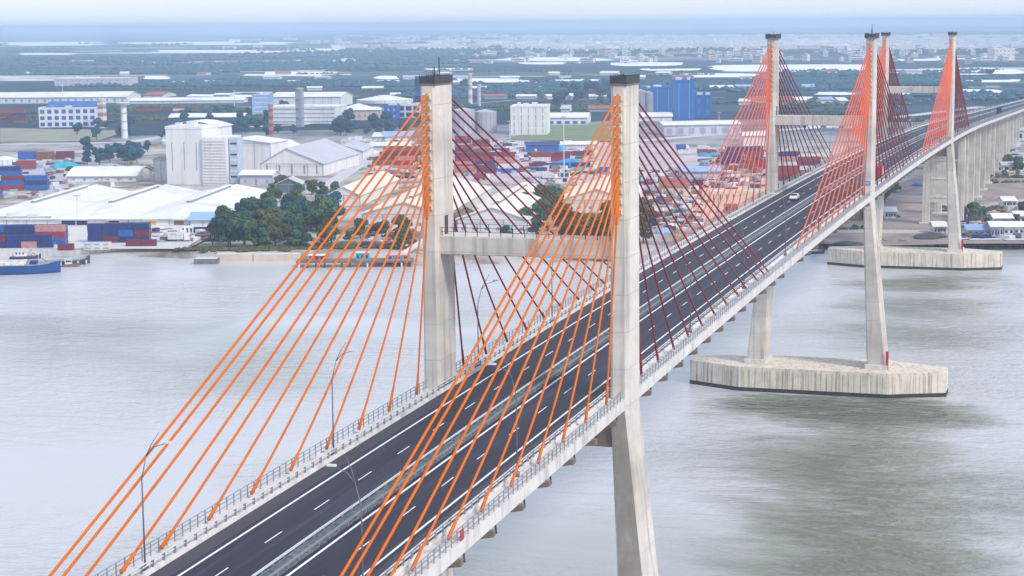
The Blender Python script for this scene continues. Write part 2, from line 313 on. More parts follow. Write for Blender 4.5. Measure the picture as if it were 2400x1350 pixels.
# ---------------------------------------------------------------- the bridge
ZS = 6.9
def za(x):                                       # level of the cable anchors along the deck
    if x < 290: z = 56.2 - 3.2e-5 * (x - 290) ** 2
    elif x < 698: z = 56.2 - 3.8e-5 * (x - 290) ** 2
    else: z = 56.2 - 3.8e-5 * 408 ** 2 - .031 * (x - 698)
    return z - ZS
def zr(x): return za(x) - .85                      # road surface
BR = tag(empty('cable_stayed_bridge', (0, 0, 0)), 'long pale concrete cable-stayed bridge with three H-shaped pylons and orange cables over the river', 'bridge')
VI = tag(empty('approach_viaduct', (590, 0, 0)), 'long concrete viaduct on tall piers carrying the road inland beyond the last pylon', 'viaduct')
def strip(prof, xs, m, parent, name, caps=True):
    """profile (y, dz) swept along the deck; closed section"""
    b = MB(); px = parent.location.x
    b.loft([[(x - px, y, zr(x) + dz) for y, dz in prof] for x in xs], m, caps=caps)
    return b.build(name, parent)
def ribbon(y0, y1, dz, xs, m, parent, name, breaks=None):
    b = MB(); px = parent.location.x
    if breaks is None: b.loft([[(x - px, y0, zr(x) + dz), (x - px, y1, zr(x) + dz)] for x in xs], m, close=False)
    else:
        for a, c in breaks: b.face([(a - px, y0, zr(a) + dz), (c - px, y0, zr(c) + dz), (c - px, y1, zr(c) + dz), (a - px, y1, zr(a) + dz)], m)
    return b.build(name, parent, fix=False)
X0, XJ, X1 = -400, 590, 1990
def deck(parent, xa, xb):
    xs = [xa + (xb - xa) * i / int((xb - xa) / 9) for i in range(int((xb - xa) / 9) + 1)]
    px = parent.location.x
    strip([(-12.7, .15), (-12.7, -1.15), (-11.6, -1.3), (-8.0, -1.7), (8.0, -1.7), (11.6, -1.3), (12.7, -1.15), (12.7, .15), (10.6, .15), (10.6, -.02), (-10.6, -.02), (-10.6, .15)], xs, conc_w, parent, 'deck_slab')
    rd = ribbon(-10.15, 10.15, .012, xs, road, parent, 'road_surface')
    for s in (-1, 1):
        ribbon(s * 8.3, s * 10.1, .018, xs, shoulder, rd, 'hard_shoulder')
        ribbon(s * 7.5, s * 7.75, .024, xs, paint_l, rd, 'edge_line'); ribbon(s * 1.3, s * 1.58, .024, xs, paint_l, rd, 'edge_line')
        k = []; x = xa + 3
        while x < xb - 8: k.append((x, x + 3.6)); x += 11
        near = [q for q in k if parent is BR and -92 < q[0] < 440][:49]
        for q in near: ribbon(s * 4.44, s * 4.58, .024, xs, paint_l, rd, 'lane_dash', [q])
        ribbon(s * 4.44, s * 4.58, .024, xs, paint_l, rd, 'lane_dash', [q for q in k if q not in near])['kind'] = 'stuff'
        strip([(s * 10.18, -.01), (s * 10.62, -.01), (s * 10.5, .42), (s * 10.3, .42)], xs, conc_w, parent, 'parapet')
        b = MB()
        for h in (.82, 1.1): b.loft([[(x - px, s * 10.39 + dy, zr(x) + h + dz) for dy, dz in ((-.05, -.045), (.05, -.045), (.05, .045), (-.05, .045))] for x in xs], steel_w, caps=True)
        x = xa + 1
        while x < min(xb, 1200) - 1:
            z = zr(x) + .4; b.box((x - px - .09, s * 10.30, z), (x - px + .09, s * 10.52, z + .68), steel_g); x += 2.0
        b.build('guard_rail', parent, fix=False)
        b = MB()
        for h in (.55, 1.0, 1.35): b.loft([[(x - px, s * 12.52 + dy, zr(x) + h + dz) for dy, dz in ((-.03, -.03), (.03, -.03), (.03, .03), (-.03, .03))] for x in xs], steel_g, caps=True)
        x = xa + 1
        while x < min(xb, 1100) - 1:
            z = zr(x) + .14; b.box((x - px - .04, s * 12.47, z), (x - px + .04, s * 12.57, z + 1.22), steel_g); x += 1.5
        b.build('walkway_fence', parent, fix=False)
    strip([(-.85, -.01), (.85, -.01), (.85, .12), (-.85, .12)], xs, mat('median_gravel', (.10, .125, .14), .9, vary=.6, scale=1.6, stain=(1.2, 1, .7, (.28, .30, .32))), parent, 'median_strip')
    for s in (-1, 1):
        b = MB(); b.loft([[(x - px, s * .72 + dy, zr(x) + dz) for dy, dz in ((-.06, .42), (.06, .42), (.05, .62), (-.05, .62))] for x in xs], steel_w if s > 0 else steel_g, caps=True)
        x = xa + 1
        while x < min(xb, 900) - 1:
            z = zr(x) + .2; b.box((x - px - .09, s * .72 - .08, z - .1), (x - px + .09, s * .72 + .08, z + .24), steel_g); x += 2.2
        b.build('median_barrier', parent, fix=False)
deck(BR, X0, XJ); deck(VI, XJ + .06, X1)
ANCH = []
for i in range(12): ANCH += [8.6 + 9.15 * i]
xs = []
for X in (0, 240, 480):
    for i_, a in enumerate(ANCH): xs += [X - a, X + a]
xs += [-120 - 9.15 * k for k in range(30)]
fbm = MB()
for s in (-1, 1):                                   # haunched end of a floor beam under the deck edge
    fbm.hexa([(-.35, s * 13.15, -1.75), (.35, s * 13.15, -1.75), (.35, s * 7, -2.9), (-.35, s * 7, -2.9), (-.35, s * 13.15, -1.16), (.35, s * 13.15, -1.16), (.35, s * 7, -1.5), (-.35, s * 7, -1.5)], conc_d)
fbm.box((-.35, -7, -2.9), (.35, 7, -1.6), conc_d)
fme = fbm.mesh('floor_beam')
for x in sorted(xs)[:100]:
    o = bpy.data.objects.new('floor_beam', fme); C.objects.link(o); o.parent = BR; o.location = (x, 0, zr(x))
for s in (-1, 1):
    b = MB()
    for x in sorted(xs):
        b.tube([(x + 2.2, s * 12.5, zr(x) - 1.0), (x + 2.2, s * 12.6, zr(x) - 2.1)], .11, steel_d, 6)
    b.build('drain_pipes', BR, fix=False)
# side piers of the bridge
for x in (-52, -112):
    b = MB(); b.box((x - 1.5, -7.6, 0), (x + 1.5, 7.6, zr(x) - 3.2), conc); b.box((x - 1.9, -9.3, zr(x) - 3.2), (x + 1.9, 9.3, zr(x) - 1.9), conc); b.build('side_pier', BR, bevel=.15)
SIDE = {0: 99.6, 1: 95.9, 2: 89.2, 3: 79.7}
def pylon(X, ztop, zbeam, name_label):
    P = empty('pylon', (X, 0, 0), parent=BR); P['label'] = name_label
    zd = zr(X); ZC = 6.05; hw = 11.95; hb = 14.9; a = 3.15; bt = .95
    for s in (-1, 1):
        b = MB()
        def ring(z, yc, ha, hbv, c=.35):
            return [(-ha + c, yc - hbv, z), (ha - c, yc - hbv, z), (ha, yc - hbv + c, z), (ha, yc + hbv - c, z), (ha - c, yc + hbv, z), (-ha + c, yc + hbv, z), (-ha, yc + hbv - c, z), (-ha, yc - hbv + c, z)]
        zs = [ZC - .02, ZC + 9, ZC + 18, ZC + 27, zd - 4.5, zd - 1.3, zd + 6, zd + 14, zbeam - 1, zbeam + 5, ztop - 6, ztop]
        rg = []
        for z in zs:
            if z < zd - 1: t = (zd - 1.3 - z) / (zd - 1.3 - ZC); rg.append(ring(z, s * (hw + (hb - hw) * t), a + .35 * t, 1.1 + 1.25 * t))
            else: t = (z - zd) / (ztop - zd); rg.append(ring(z, s * hw, a, 1.1 - .12 * t))
        b.loft(rg, conc, caps=True)
        leg = b.build('leg', P)
        if X == 0:                                   # the upstream face of the near legs is darker grey-brown below the deck
            leg.data.materials.append(conc_brown)
            for pl in leg.data.polygons:
                if pl.normal.x < -.9 and pl.center.z < zd - 2: pl.material_index = len(leg.data.materials) - 1
        b = MB()                                         # horizontal pour joints and a plinth
        b.prism([(x_, y_) for x_, y_, _ in ring(0, s * hb, a + 1.0, 2.9, .3)], ZC, ZC + 1.1, conc_w); b.build('plinth', P, bevel=.08)
        # parapet box round the top and a small roof slab
        b = MB(); y = s * hw; OV = .04 if X == 0 else .35
        ax_, ay_ = a + OV, .98 + OV; hh = 1.0
        b.box((-ax_, y - ay_, ztop + .02), (ax_, y + ay_, ztop + .22), conc_d)
        for q in range(9):
            x = -ax_ + .05 + (2 * ax_ - .1) * q / 8
            for yy in (y - ay_ + .05, y + ay_ - .05): b.box((x - .05, yy - .05, ztop + .22), (x + .05, yy + .05, ztop + .3 + hh), steel_d)
        for yy in (y - ay_ + .05, y + ay_ - .05): b.box((-ax_ + .1, yy - .025, ztop + .3), (ax_ - .1, yy + .025, ztop + .15 + hh), steel_d)
        for xx in (-ax_ + .05, ax_ - .05): b.box((xx - .025, y - ay_ + .1, ztop + .3), (xx + .025, y + ay_ - .1, ztop + .15 + hh), steel_d)
        b.build('top_parapet', P, fix=False)
        ms = [((-.6, y, 2.3), .09), ((1.7, y + .2, 3.4), .10), ((-1.9, y - .3, 2.0), .06)] if (X == 240 and s == -1) or (X == 0 and s == 1) else [((.6, y, 1.9), .06)] if X else []
        for (mx_, my_, mh), mr_ in ms:
            b = MB(); b.tube([(mx_, my_, ztop + .2), (mx_, my_, ztop + mh)], [mr_, mr_ * .7], steel_d, 6); b.build('mast', P, fix=False)
        # cables, anchor blocks
        blocks = {-1: MB(), 1: MB()}
        for i, ax in enumerate(reversed(ANCH)):
            for q in (-1, 1):
                zt = ztop - 1.3 - 1.22 * i; A = Vector((q * (a + .55), s * hw, zt)); ax = SIDE.get(i, ax) if (X, q) in ((0, -1), (480, 1)) else ax; B = Vector((q * ax, s * 11.87, za(X + q * ax) - .15))
                d = (B - A); Ln = d.length; n_ = 14 if X == 0 else 8
                pts = [A + d * (t / n_) + Vector((0, 0, -.0011 * Ln * math.sin(math.pi * t / n_) * 4)) for t in range(n_ + 1)]
                u = d.normalized(); rc = (.125, .155, .18)[X // 240]
                pts = [A - u * .5, A + u * 1.5] + [pts[0] + u * 1.6] + pts[1:-1] + [B - u * 2.4, B - u * 2.3, B + u * .1]
                rr_ = [.25, .20, rc] + [rc] * (n_ - 1) + [rc, .16, .18]
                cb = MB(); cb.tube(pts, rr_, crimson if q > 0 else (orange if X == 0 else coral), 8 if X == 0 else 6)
                o = cb.build('stay_cable', P, smooth=True, fix=False); o['label'] = ('shade-darkened crimson' if q > 0 else 'orange' if X == 0 else 'coral red') + ' stay cable'
                bk = blocks[q]; bk.hexa([(q * a, s * hw - .5, zt - .42), (q * (a + .42), s * hw - .45, zt - .34), (q * (a + .42), s * hw + .45, zt - .34), (q * a, s * hw + .5, zt - .42),
                                         (q * a, s * hw - .5, zt + .34), (q * (a + .62), s * hw - .45, zt + .2), (q * (a + .62), s * hw + .45, zt + .2), (q * a, s * hw + .5, zt + .34)], beige_c)
        for q in (-1, 1): blocks[q].build('anchor_blocks', P)
    b = MB(); b.box((-2.3, -hw + .9, zbeam - 2.3), (2.3, hw - .9, zbeam), conc, conc_w); b.build('crossbeam', P, bevel=.12)
    b = MB()
    for x in (-2.2, 2.2):
        for h in (.5, 1.0): b.box((x - .03, -hw + 1.1, zbeam + h), (x + .03, hw - 1.1, zbeam + h + .05), steel_d)
        for k in range(15): y = -hw + 1.3 + (2 * hw - 2.6) * k / 14; b.box((x - .04, y - .04, zbeam), (x + .04, y + .04, zbeam + 1.02), steel_d)
    b.build('beam_handrail', P, fix=False)
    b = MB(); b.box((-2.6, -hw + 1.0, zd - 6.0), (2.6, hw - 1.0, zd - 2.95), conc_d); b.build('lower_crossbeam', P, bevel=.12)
    for s in (-1, 1):                                  # ladder door and access slot
        b = MB(); b.box((-.5, s * (hw - 1.13), zbeam), (.5, s * (hw - 1.03), zbeam + 2.3), steel_d); b.build('access_door', P, fix=False)
    # pointed pile cap with dark tide band
    H = [(-9, -18.2), (-3.2, -31.6), (3.2, -31.6), (9, -18.2), (9, 18.2), (3.2, 31.6), (-3.2, 31.6), (-9, 18.2)]
    b = MB(); b.prism([(x * 1.0, y) for x, y in H], .95, 6.05, cap_m)
    # fender panels along the river faces
    for q in (-1, 1):
        for k in range(27):
            y = -17.6 + 35.2 * k / 26 + random.uniform(-.2, .2); b.box((q * 8.98, y - .55, 1.0), (q * 9.12, y + .5, 5.7 - random.random() * .4), cap_m)
        for sy in (-1, 1):
            for k in range(9):
                t = (k + .6) / 9.6; x_ = q * (9 - 5.8 * t); y_ = sy * (18.2 + 13.4 * t); nx, ny = q * 13.4 / 14.6, sy * 5.8 / 14.6
                tx, ty = -q * 5.8 / 14.6, sy * 13.4 / 14.6
                p = [(x_ + tx * e * .5 + nx * f, y_ + ty * e * .5 + ny * f) for e, f in ((-1, -.03), (1, -.03), (1, .1), (-1, .1))]
                b.prism(p, 1.0, 5.6 - random.random() * .4, cap_m)
    b.build('pile_cap', P)
    b = MB(); b.prism([(x * 1.012, y * 1.004) for x, y in H], -2, .95, tide); b.build('tide_band', P)
    return P
pylon(0, 83.3, 64.95, 'near pylon with two legs'); pylon(240, 86.3, 67.7, 'middle pylon, the tallest'); pylon(480, 84.9, 66.4, 'far pylon by the land')
# piers of the viaduct
pm = MB(); H0 = 44.0
x = XJ + 14; k = 0
while x < 1900:
    zt = zr(x) - 1.9
    if zt < 6: break
    b = MB()
    hwid = 8.8 if k == 0 else 7.2
    for s in (-1, 1): b.box((x - XJ - 1.5, s * (hwid - 3.0), 0), (x - XJ + 1.5, s * hwid, zt - 1.7), conc)
    if k < 2:
        b.box((x - XJ - .9, -hwid + 3.01, 12), (x - XJ + .9, hwid - 3.01, zt - 1.72), conc)
        for zz in (14, 22, 30, 38): 
            if zz < zt - 3: b.box((x - XJ - 1.15, -hwid + 3.02, zz), (x - XJ + 1.15, hwid - 3.02, zz + .7), conc_w)
    b.box((x - XJ - 1.9, -hwid - 1.2, zt - 1.68), (x - XJ + 1.9, hwid + 1.2, zt + .35), conc_w)
    b.box((x - XJ - 3, -hwid - 1.2, -1), (x - XJ + 3, hwid + 1.2, GZ + .8), conc_w)
    b.build('pier', VI, bevel=.1 if k < 5 else 0)
    x += 42; k += 1
# ---------------------------------------------------------------- street lamps on the deck
def lamp_tree(s):
    t = empty('street_lamp', (0, 0, 0)); steel_g = mat('lamp_post_steel', (.16, .17, .19), .5, metal=.3)
    b = MB(); b.box((-.22, -.22, 0), (.22, .22, .5), steel_g); b.tube([(0, 0, .4), (0, 0, 5), (0, s * -.0 + .0, 8.2), (0, -s * .5, 10.2)], [.085, .07, .055, .04], steel_g, 8); b.build('pole', t, smooth=True, fix=False)
    b = MB(); b.tube([(0, -s * .5, 10.2), (0, -s * 1.2, 11.0), (0, -s * 2.7, 11.5)], [.045, .04, .03], steel_g, 6); b.tube([(0, -s * .5, 10.2), (.3, -s * .9, 11.2), (.5, -s * 1.5, 12.2)], [.05, .04, .03], steel_g, 6); b.build('lamp_arm', t, smooth=True, fix=False)
    b = MB(); b.hexa([(-.12, -s * 2.5 - .3, 11.42), (.16, -s * 2.5 - .4, 11.42), (.16, -s * 2.5 + .4, 11.42), (-.16, -s * 2.5 + .4, 11.42), (-.1, -s * 2.5 - .35, 11.6), (.1, -s * 2.5 - .35, 11.6), (.1, -s * 2.5 + .35, 11.6), (-.1, -s * 2.5 + .35, 11.6)], steel_w); b.build('lamp_head', t)
    return t
for s, nm in ((1, 'left'), (-1, 'right')):
    proto = lamp_tree(s); i = 0
    for x in [-120 + 41 * j for j in range(26)]:
        xx = x + (1.5 if s > 0 else -2)
        if abs(xx % 240) < 5 and x < 500: xx += 7
        o = proto if i == 0 else copy_tree(proto)
        o.location = (xx, s * 10.85, zr(xx) + .15)
        tag(o, '%s slender grey street lamp from the near end of the %s deck edge' % (onum(i + 1), nm), 'street lamp', 'street lamps along the bridge deck'); i += 1
# ---------------------------------------------------------------- vehicles
def on_deck(u, v):
    z = 48.
    for _ in range(12): P = spot(u, v, z); z = zr(P.x)
    return spot(u, v, z)
def wheels(par, xs_, w, r, m=tyre):
    for x in xs_:
        for s in (-1, 1):
            b = MB(); b.tube([(x, s * (w - .22), r), (x, s * w, r)], r, m, 14); o = b.build('wheel', par, fix=False)
            c = MB(); c.tube([(x, s * (w - .05), r), (x, s * (w + .02), r)], r * .55, steel_g, 10); c.build('rim', o, fix=False)
def car(loc, rz, body, label, cat='car'):
    t = tag(empty('parked_car' if cat == 'parked car' else 'car', loc, rz), label, 'car')
    b = MB(); P = [(-2.2, .35), (-2.25, .75), (-1.9, .95), (-1.45, 1.42), (.25, 1.45), (1.05, .98), (2.0, .82), (2.25, .6), (2.2, .3)]
    def sec(w): return w
    L_ = [[(x, s * .86 * (1 if z < 1 else .84), z) for x, z in P] for s in (-1, 1)]
    b.loft(L_, body, caps=True); bd = b.build('body', t, bevel=.06)
    b = MB()
    for s in (-1, 1): b.face([(-1.5, s * .845, .98), (.75, s * .845, .98), (.2, s * .735, 1.38), (-1.3, s * .735, 1.38)], glass_d)
    b.face([(.32, -.66, 1.44), (.32, .66, 1.44), (1.0, .76, 1.03), (1.0, -.76, 1.03)], glass_d); b.face([(-1.5, -.66, 1.42), (-1.5, .66, 1.42), (-1.93, .74, .99), (-1.93, -.74, .99)], glass_d)
    b.build('windows', t, fix=False); wheels(t, (-1.4, 1.4), .88, .33)
    return t
P = on_deck(1862, 468); car((P.x, P.y, P.z + .03), math.pi, mat('white_car_paint', (.8, .8, .8), .25, vary=.02, coat=.5), 'white car driving alone in the left carriageway beside the middle pylon')
def truck(loc, rz, body, cab, label, L_=12.2):
    t = tag(empty('container_truck', loc, rz), label, 'truck')
    b = MB(); b.box((-L_ / 2, -1.22, 1.25), (L_ / 2 - 2.6, 1.22, 3.95), body)
    for k in range(24):
        x = -L_ / 2 + .3 + k * (L_ - 3.2) / 24
        for s in (-1, 1): b.box((x, s * 1.22, 1.35), (x + .18, s * 1.26, 3.85), body)
    for k in range(4): b.box((-L_ / 2 - .04, -1.1 + k * .6, 1.35), (-L_ / 2, -.75 + k * .6, 3.85), body)
    b.build('container_box', t)
    b = MB(); b.box((-L_ / 2, -.9, .85), (L_ / 2 - .3, .9, 1.24), steel_d); b.build('chassis', t)
    b = MB(); b.hexa([(L_ / 2 - 2.3, -1.15, .9), (L_ / 2, -1.15, .9), (L_ / 2, 1.15, .9), (L_ / 2 - 2.3, 1.15, .9), (L_ / 2 - 2.3, -1.1, 3.3), (L_ / 2 - .5, -1.1, 3.3), (L_ / 2 - .5, 1.1, 3.3), (L_ / 2 - 2.3, 1.1, 3.3)], cab); b.build('cab', t, bevel=.06)
    wheels(t, (-L_ / 2 + 1.2, -L_ / 2 + 2.5, L_ / 2 - 3.6, L_ / 2 - 1.2), 1.2, .5)
    return t
TR = (285, -8.4)
truck((TR[0], TR[1], zr(TR[0]) + .03), 0, mat('deep_red_container_paint', (.42, .012, .025), .5, vary=.2, scale=.6), white, 'dark red container truck seen from behind just past the middle pylon')
truck((905, -6.2, zr(905) + .03), 0, CM['navy'], steel_d, 'small dark truck far away on the viaduct at the right edge')
# small plates
b = MB(); b.box((-3.24, -12.6, 0), (-3.17, -11.2, 1.0), blue); b.box((-3.26, -12.45, .15), (-3.24, -11.35, .85), skyb)
o = b.build('sign_plate', fix=False); o.location = (240, 0, za(240) + 1.9); tag(o, 'small blue sign plate fixed to the right leg of the middle pylon', 'sign')
b = MB(); b.box((-.45, -.06, .1), (.45, .0, 1.3), redp); b.box((-.45, -.07, -.35), (.45, -.01, .09), steel_w)
o = b.build('marker_board', fix=False); o.location = (-62, -12.62, zr(-62) - .15); tag(o, 'small red and white board hung on the near right fence of the deck', 'sign')
for X in (240, 480):
    b = MB(); b.box((-.12, -.35, 0), (.12, .35, 4.6), redp); o = b.build('depth_marker', fix=False); o.location = (X - 3.9, -17.5, 6.05); tag(o, 'narrow upright red marker board at the foot of the %s pylon right leg' % ('middle' if X == 240 else 'far'), 'marker')
# ---------------------------------------------------------------- buildings on the far bank
def frame_at(l, r, yb, phi, z=GZ):
    """front-left base corner, turn of the front, front width in metres"""
    A = spot(l, yb, z); s = scale_at(A); th = YAW - R(phi)
    return A, th - math.pi / 2, (r - l) / s / max(.3, math.cos(R(phi))), s
def top_h(A, yt):                                # height above ground of the point seen at row yt over A
    s = scale_at(A); return (A.z - CAM.z) * 0 + (CAM.z - (yt - 52) * ((Vector(A) - CAM).dot(FW)) / F) - A.z
def doors_windows(t, w, h, doors, wins, A, s, l):
    for (a, b_, hf, mt) in doors:
        b = MB(); b.box(((a - l) / s, -.25, 0), ((b_ - l) / s, -.02, h * hf), mt); b.box(((a - l) / s - .8, -1.3, h * hf + .02), ((b_ - l) / s + .8, -.02, h * hf + .25), steel_w); b.build('door', t)
    for (n_, z0, z1, f, mt) in wins:
        for i in range(n_):
            x0 = w * (i + .5 - f / 2) / n_; x1 = w * (i + .5 + f / 2) / n_
            b = MB(); b.box((x0, -.12, h * z0), (x1, -.02, h * z1), mt); b.build('window', t)
def shed(l, r, yb, yt, depth, phi, label, wall=white, roof=whiteroof, n=1, rise=4, ridge=.5, axis='d', doors=(), wins=(), vents=0, hip=0, name='warehouse', cat='warehouse', curve=0):
    A, rz, w, s = frame_at(l, r, yb, phi); h = max(3, top_h(A, yt))
    t = tag(empty(name, A, rz), label, cat)
    b = MB(); rb = MB(); ov = .8; th = .35
    if axis == 'd':
        for i in range(n):
            x0, x1 = w * i / n, w * (i + 1) / n; xr = x0 + (x1 - x0) * ridge
            b.loft([[(x0, y, 0), (x1, y, 0), (x1, y, h), (xr, y, h + (0.01 if hip and y == 0 else rise)), (x0, y, h)] for y in ((0, hip, depth) if hip else (0, depth))], wall, caps=True)
            a0, a1 = (x0 - (ov if i == 0 else 0)), (x1 + (ov if i == n - 1 else 0)); e0 = h - rise * (x0 - a0) / max(.1, xr - x0); e1 = h - rise * (a1 - x1) / max(.1, x1 - xr)
            if curve:
                m_ = 10; top = [(a0 + (a1 - a0) * k / m_, h + rise * math.sin(math.pi * k / m_)) for k in range(m_ + 1)]
            else: top = [(a0, e0), (xr, h + rise), (a1, e1)]
            prof = [(x, z + .04) for x, z in top] + [(x, z + .04 + th) for x, z in reversed(top)]
            if hip: rb.loft([[(x, -ov, h - .05 + (.35 if j > 2 else 0)) for j, (x, z) in enumerate(prof)]] + [[(x, y, z) for x, z in prof] for y in (hip, depth + ov)], roof, caps=True)
            else: rb.loft([[(x, y, z) for x, z in prof] for y in (-ov, depth + ov)], roof, caps=True)
            # standing seams
            k_ = int(depth / 6)
            for q in range(1, k_):
                yy = depth * q / k_
                if yy < hip + 1: continue
                for (xa, za_), (xb, zb) in zip(top[:-1], top[1:]):
                    rb.hexa([(xa, yy - .06, za_ + th + .02), (xb, yy - .06, zb + th + .02), (xb, yy + .06, zb + th + .02), (xa, yy + .06, za_ + th + .02), (xa, yy - .06, za_ + th + .14), (xb, yy - .06, zb + th + .14), (xb, yy + .06, zb + th + .14), (xa, yy + .06, za_ + th + .14)], roof)
    else:
        yr = depth * ridge
        b.loft([[(x, 0, 0), (x, depth, 0), (x, depth, h), (x, yr, h + rise), (x, 0, h)] for x in (0, w)], wall, caps=True)
        m_ = 10 if curve else 0
        top = [(-ov, h - rise * ov / max(.1, yr)), (yr, h + rise), (depth + ov, h - rise * ov / max(.1, depth - yr))] if not curve else [(-ov + (depth + 2 * ov) * k / m_, h + rise * math.sin(math.pi * k / m_)) for k in range(m_ + 1)]
        prof = [(y, z + .04) for y, z in top] + [(y, z + .04 + th) for y, z in reversed(top)]
        rb.loft([[(x, y, z) for y, z in prof] for x in (-ov, w + ov)], roof, caps=True)
        k_ = int(w / 6)
        for q in range(1, k_):
            xx = w * q / k_
            for (ya, za_), (yb_, zb) in zip(top[:-1], top[1:]):
                rb.hexa([(xx - .06, ya, za_ + th + .02), (xx + .06, ya, za_ + th + .02), (xx + .06, yb_, zb + th + .02), (xx - .06, yb_, zb + th + .02), (xx - .06, ya, za_ + th + .14), (xx + .06, ya, za_ + th + .14), (xx + .06, yb_, zb + th + .14), (xx - .06, yb_, zb + th + .14)], roof)
    b.build('wall', t); R_ = rb.build('roof', t)
    if vents:
        for i in range(n if axis == 'd' else vents):
            v = MB()
            if axis == 'd':
                xr = w * i / n + w / n * ridge; y0 = max(depth * .12, hip + 1); v.box((xr - .9, y0 + .5, h + rise + .2), (xr + .9, depth * .88, h + rise + 1.3), steel_g, roof); v.box((xr - 1.3, y0, h + rise + 1.32), (xr + 1.3, depth * .89, h + rise + 1.6), roof)
            else:
                xx = w * (i + .5) / vents; v.box((xx - 3, depth * ridge - .8, h + rise + .2), (xx + 3, depth * ridge + .8, h + rise + 1.3), steel_g, roof)
            v.build('ridge_vent', R_, fix=False)
    doors_windows(t, w, h, doors, wins, A, s, l)
    b = MB(); k_ = max(2, int(w / 9))                   # downpipes and eaves gutter
    for i in range(k_ + 1): b.box((w * i / k_ - .12, -.22, 0), (w * i / k_ + .12, -.03, h - .3), steel_g)
    b.box((-.3, -.95, h - .25), (w + .3, -.82, h + .02), steel_g)
    b.build('gutter', t, fix=False)
    return t
def block(l, r, yb, yt, depth, phi, label, wall=white, roof=None, floors=3, cols=6, winm=glass_d, wf=.55, hf=.45, name='factory_building', cat='building', bands=False, top=True, side=True):
    A, rz, w, s = frame_at(l, r, yb, phi); h = max(3, top_h(A, yt))
    t = tag(empty(name, A, rz), label, cat)
    b = MB(); b.box((0, 0, 0), (w, depth, h), wall, roof or wall); b.build('wall', t)
    if top:
        b = MB()
        for a, c in (((-.3, -.3), (w + .3, .1)), ((-.3, depth - .1), (w + .3, depth + .3)), ((-.3, .12), (.1, depth - .12)), ((w - .1, .12), (w + .3, depth - .12))): b.box((a[0], a[1], h - .4), (c[0], c[1], h + 1.0), wall)
        random.seed(int(l * 7 + yb))
        b.build('parapet', t)
        for k in range(3):
            x = random.uniform(.1, .8) * w; y = random.uniform(.2, .7) * depth; q = MB(); q.box((x, y, h + .01), (x + random.uniform(2, 5), y + random.uniform(2, 5), h + random.uniform(1.5, 3.2)), steel_w); q.build('roof_unit', t)
    if bands:
        for f in range(floors):
            z = h * (f + .5) / floors; q = MB(); q.box((w * .02, -.12, z - h / floors * hf / 2), (w * .98, -.02, z + h / floors * hf / 2), winm); q.build('window_band', t)
    else:
        for f in range(floors):
            for c in range(cols):
                z = h * (f + .5) / floors; x = w * (c + .5) / cols; q = MB()
                q.box((x - w / cols * wf / 2, -.12, z - h / floors * hf / 2), (x + w / cols * wf / 2, -.02, z + h / floors * hf / 2), winm); q.build('window', t)
    return t
def tank(c, rpx, yb, yt, label, m, dome=2, name='storage_tank', cat='tank'):
    A = spot(c, yb); s = scale_at(A); r = rpx / s; h = max(2, top_h(A, yt)); t = tag(empty(name, A), label, cat)
    b = MB(); b.cyl((0, 0), r, 0, h, m, 32)
    for k in range(16): a = 2 * math.pi * k / 16; b.box((r * math.cos(a) * 1.012 - .1, r * math.sin(a) * 1.012 - .1, 0), (r * math.cos(a) * 1.012 + .1, r * math.sin(a) * 1.012 + .1, h - .1), steel_g)
    b.build('shell', t, fix=False)
    b = MB(); b.cyl((0, 0), r * 1.01, h + .01, h + dome, m, 32, r2=r * .12); b.build('roof', t, smooth=False)
    return t
def tower(l, r, yb, yt, label, m, m2=None, bands=5, name='tower', cat='tower', capf=0, mcap=None, rnd=True):
    c = (l + r) / 2; A = spot(c, yb); s = scale_at(A); w = (r - l) / s / 2; h = top_h(A, yt); t = tag(empty(name, A), label, cat)
    b = MB(); k = bands
    for i in range(k):
        mm = m if (i % 2 == 0 or not m2) else m2
        if rnd: b.cyl((0, 0), w * (1.15 - .15 * i / k), h * i / k, h * (i + 1) / k - .01, mm, 20, r2=w * (1.15 - .15 * (i + 1) / k))
        else: b.box((-w, -w, h * i / k), (w, w, h * (i + 1) / k - .01), mm)
    b.build('shaft', t)
    b = MB(); cw = w * (1 + capf)
    b.cyl((0, 0), cw, h, h + max(1.2, w * .5), mcap or m, 20); b.cyl((0, 0), cw * 1.1, h + max(1.2, w * .5) + .01, h + max(1.2, w * .5) + .4, steel_w, 20); b.build('tower_head', t)
    b = MB(); b.tube([(0, 0, h + max(1.2, w * .5)), (0, 0, h * 1.08 + 3)], .15, steel_g, 6)
    for i in range(1, 4): b.cyl((0, 0), w * 1.35, h * i / 4, h * i / 4 + .25, steel_g, 16)
    b.build('gallery', t, fix=False)
    return t
# -- quay
b = MB()
qp = [spot(u, v, 0) for u, v in ((-420, 598), (195, 599), (300, 597), (436, 597))]
back = [Vector((p.x + 16, p.y + 3, 0)) for p in qp]
b.prism([(p.x - 1.5, p.y) for p in reversed(qp)] + [(p.x, p.y) for p in back], -1.5, GZ + .45, conc_w)
tag(b.build('quay'), kind='structure')
yard = mat('yard_concrete', (.60, .57, .56), .85, vary=.14, scale=.06, stain=(.04, .04, .5, (.36, .34, .34)))
sheet('container_yard', [spot(u, v) for u, v in ((-500, 583), (430, 586), (500, 560), (520, 527), (-500, 527))], yard, .46)
sheet('storage_yard', [spot(u, v) for u, v in ((-60, 460), (215, 430), (330, 396), (215, 372), (-60, 372))], mat('lilac_yard', (.42, .40, .46), .85, vary=.2, scale=.05))
sheet('industrial_yard', [spot(u, v) for u, v in ((860, 420), (1660, 440), (1640, 345), (1440, 332), (900, 322))], mat('dusty_yard', (.46, .40, .42), .9, vary=.3, scale=.03))
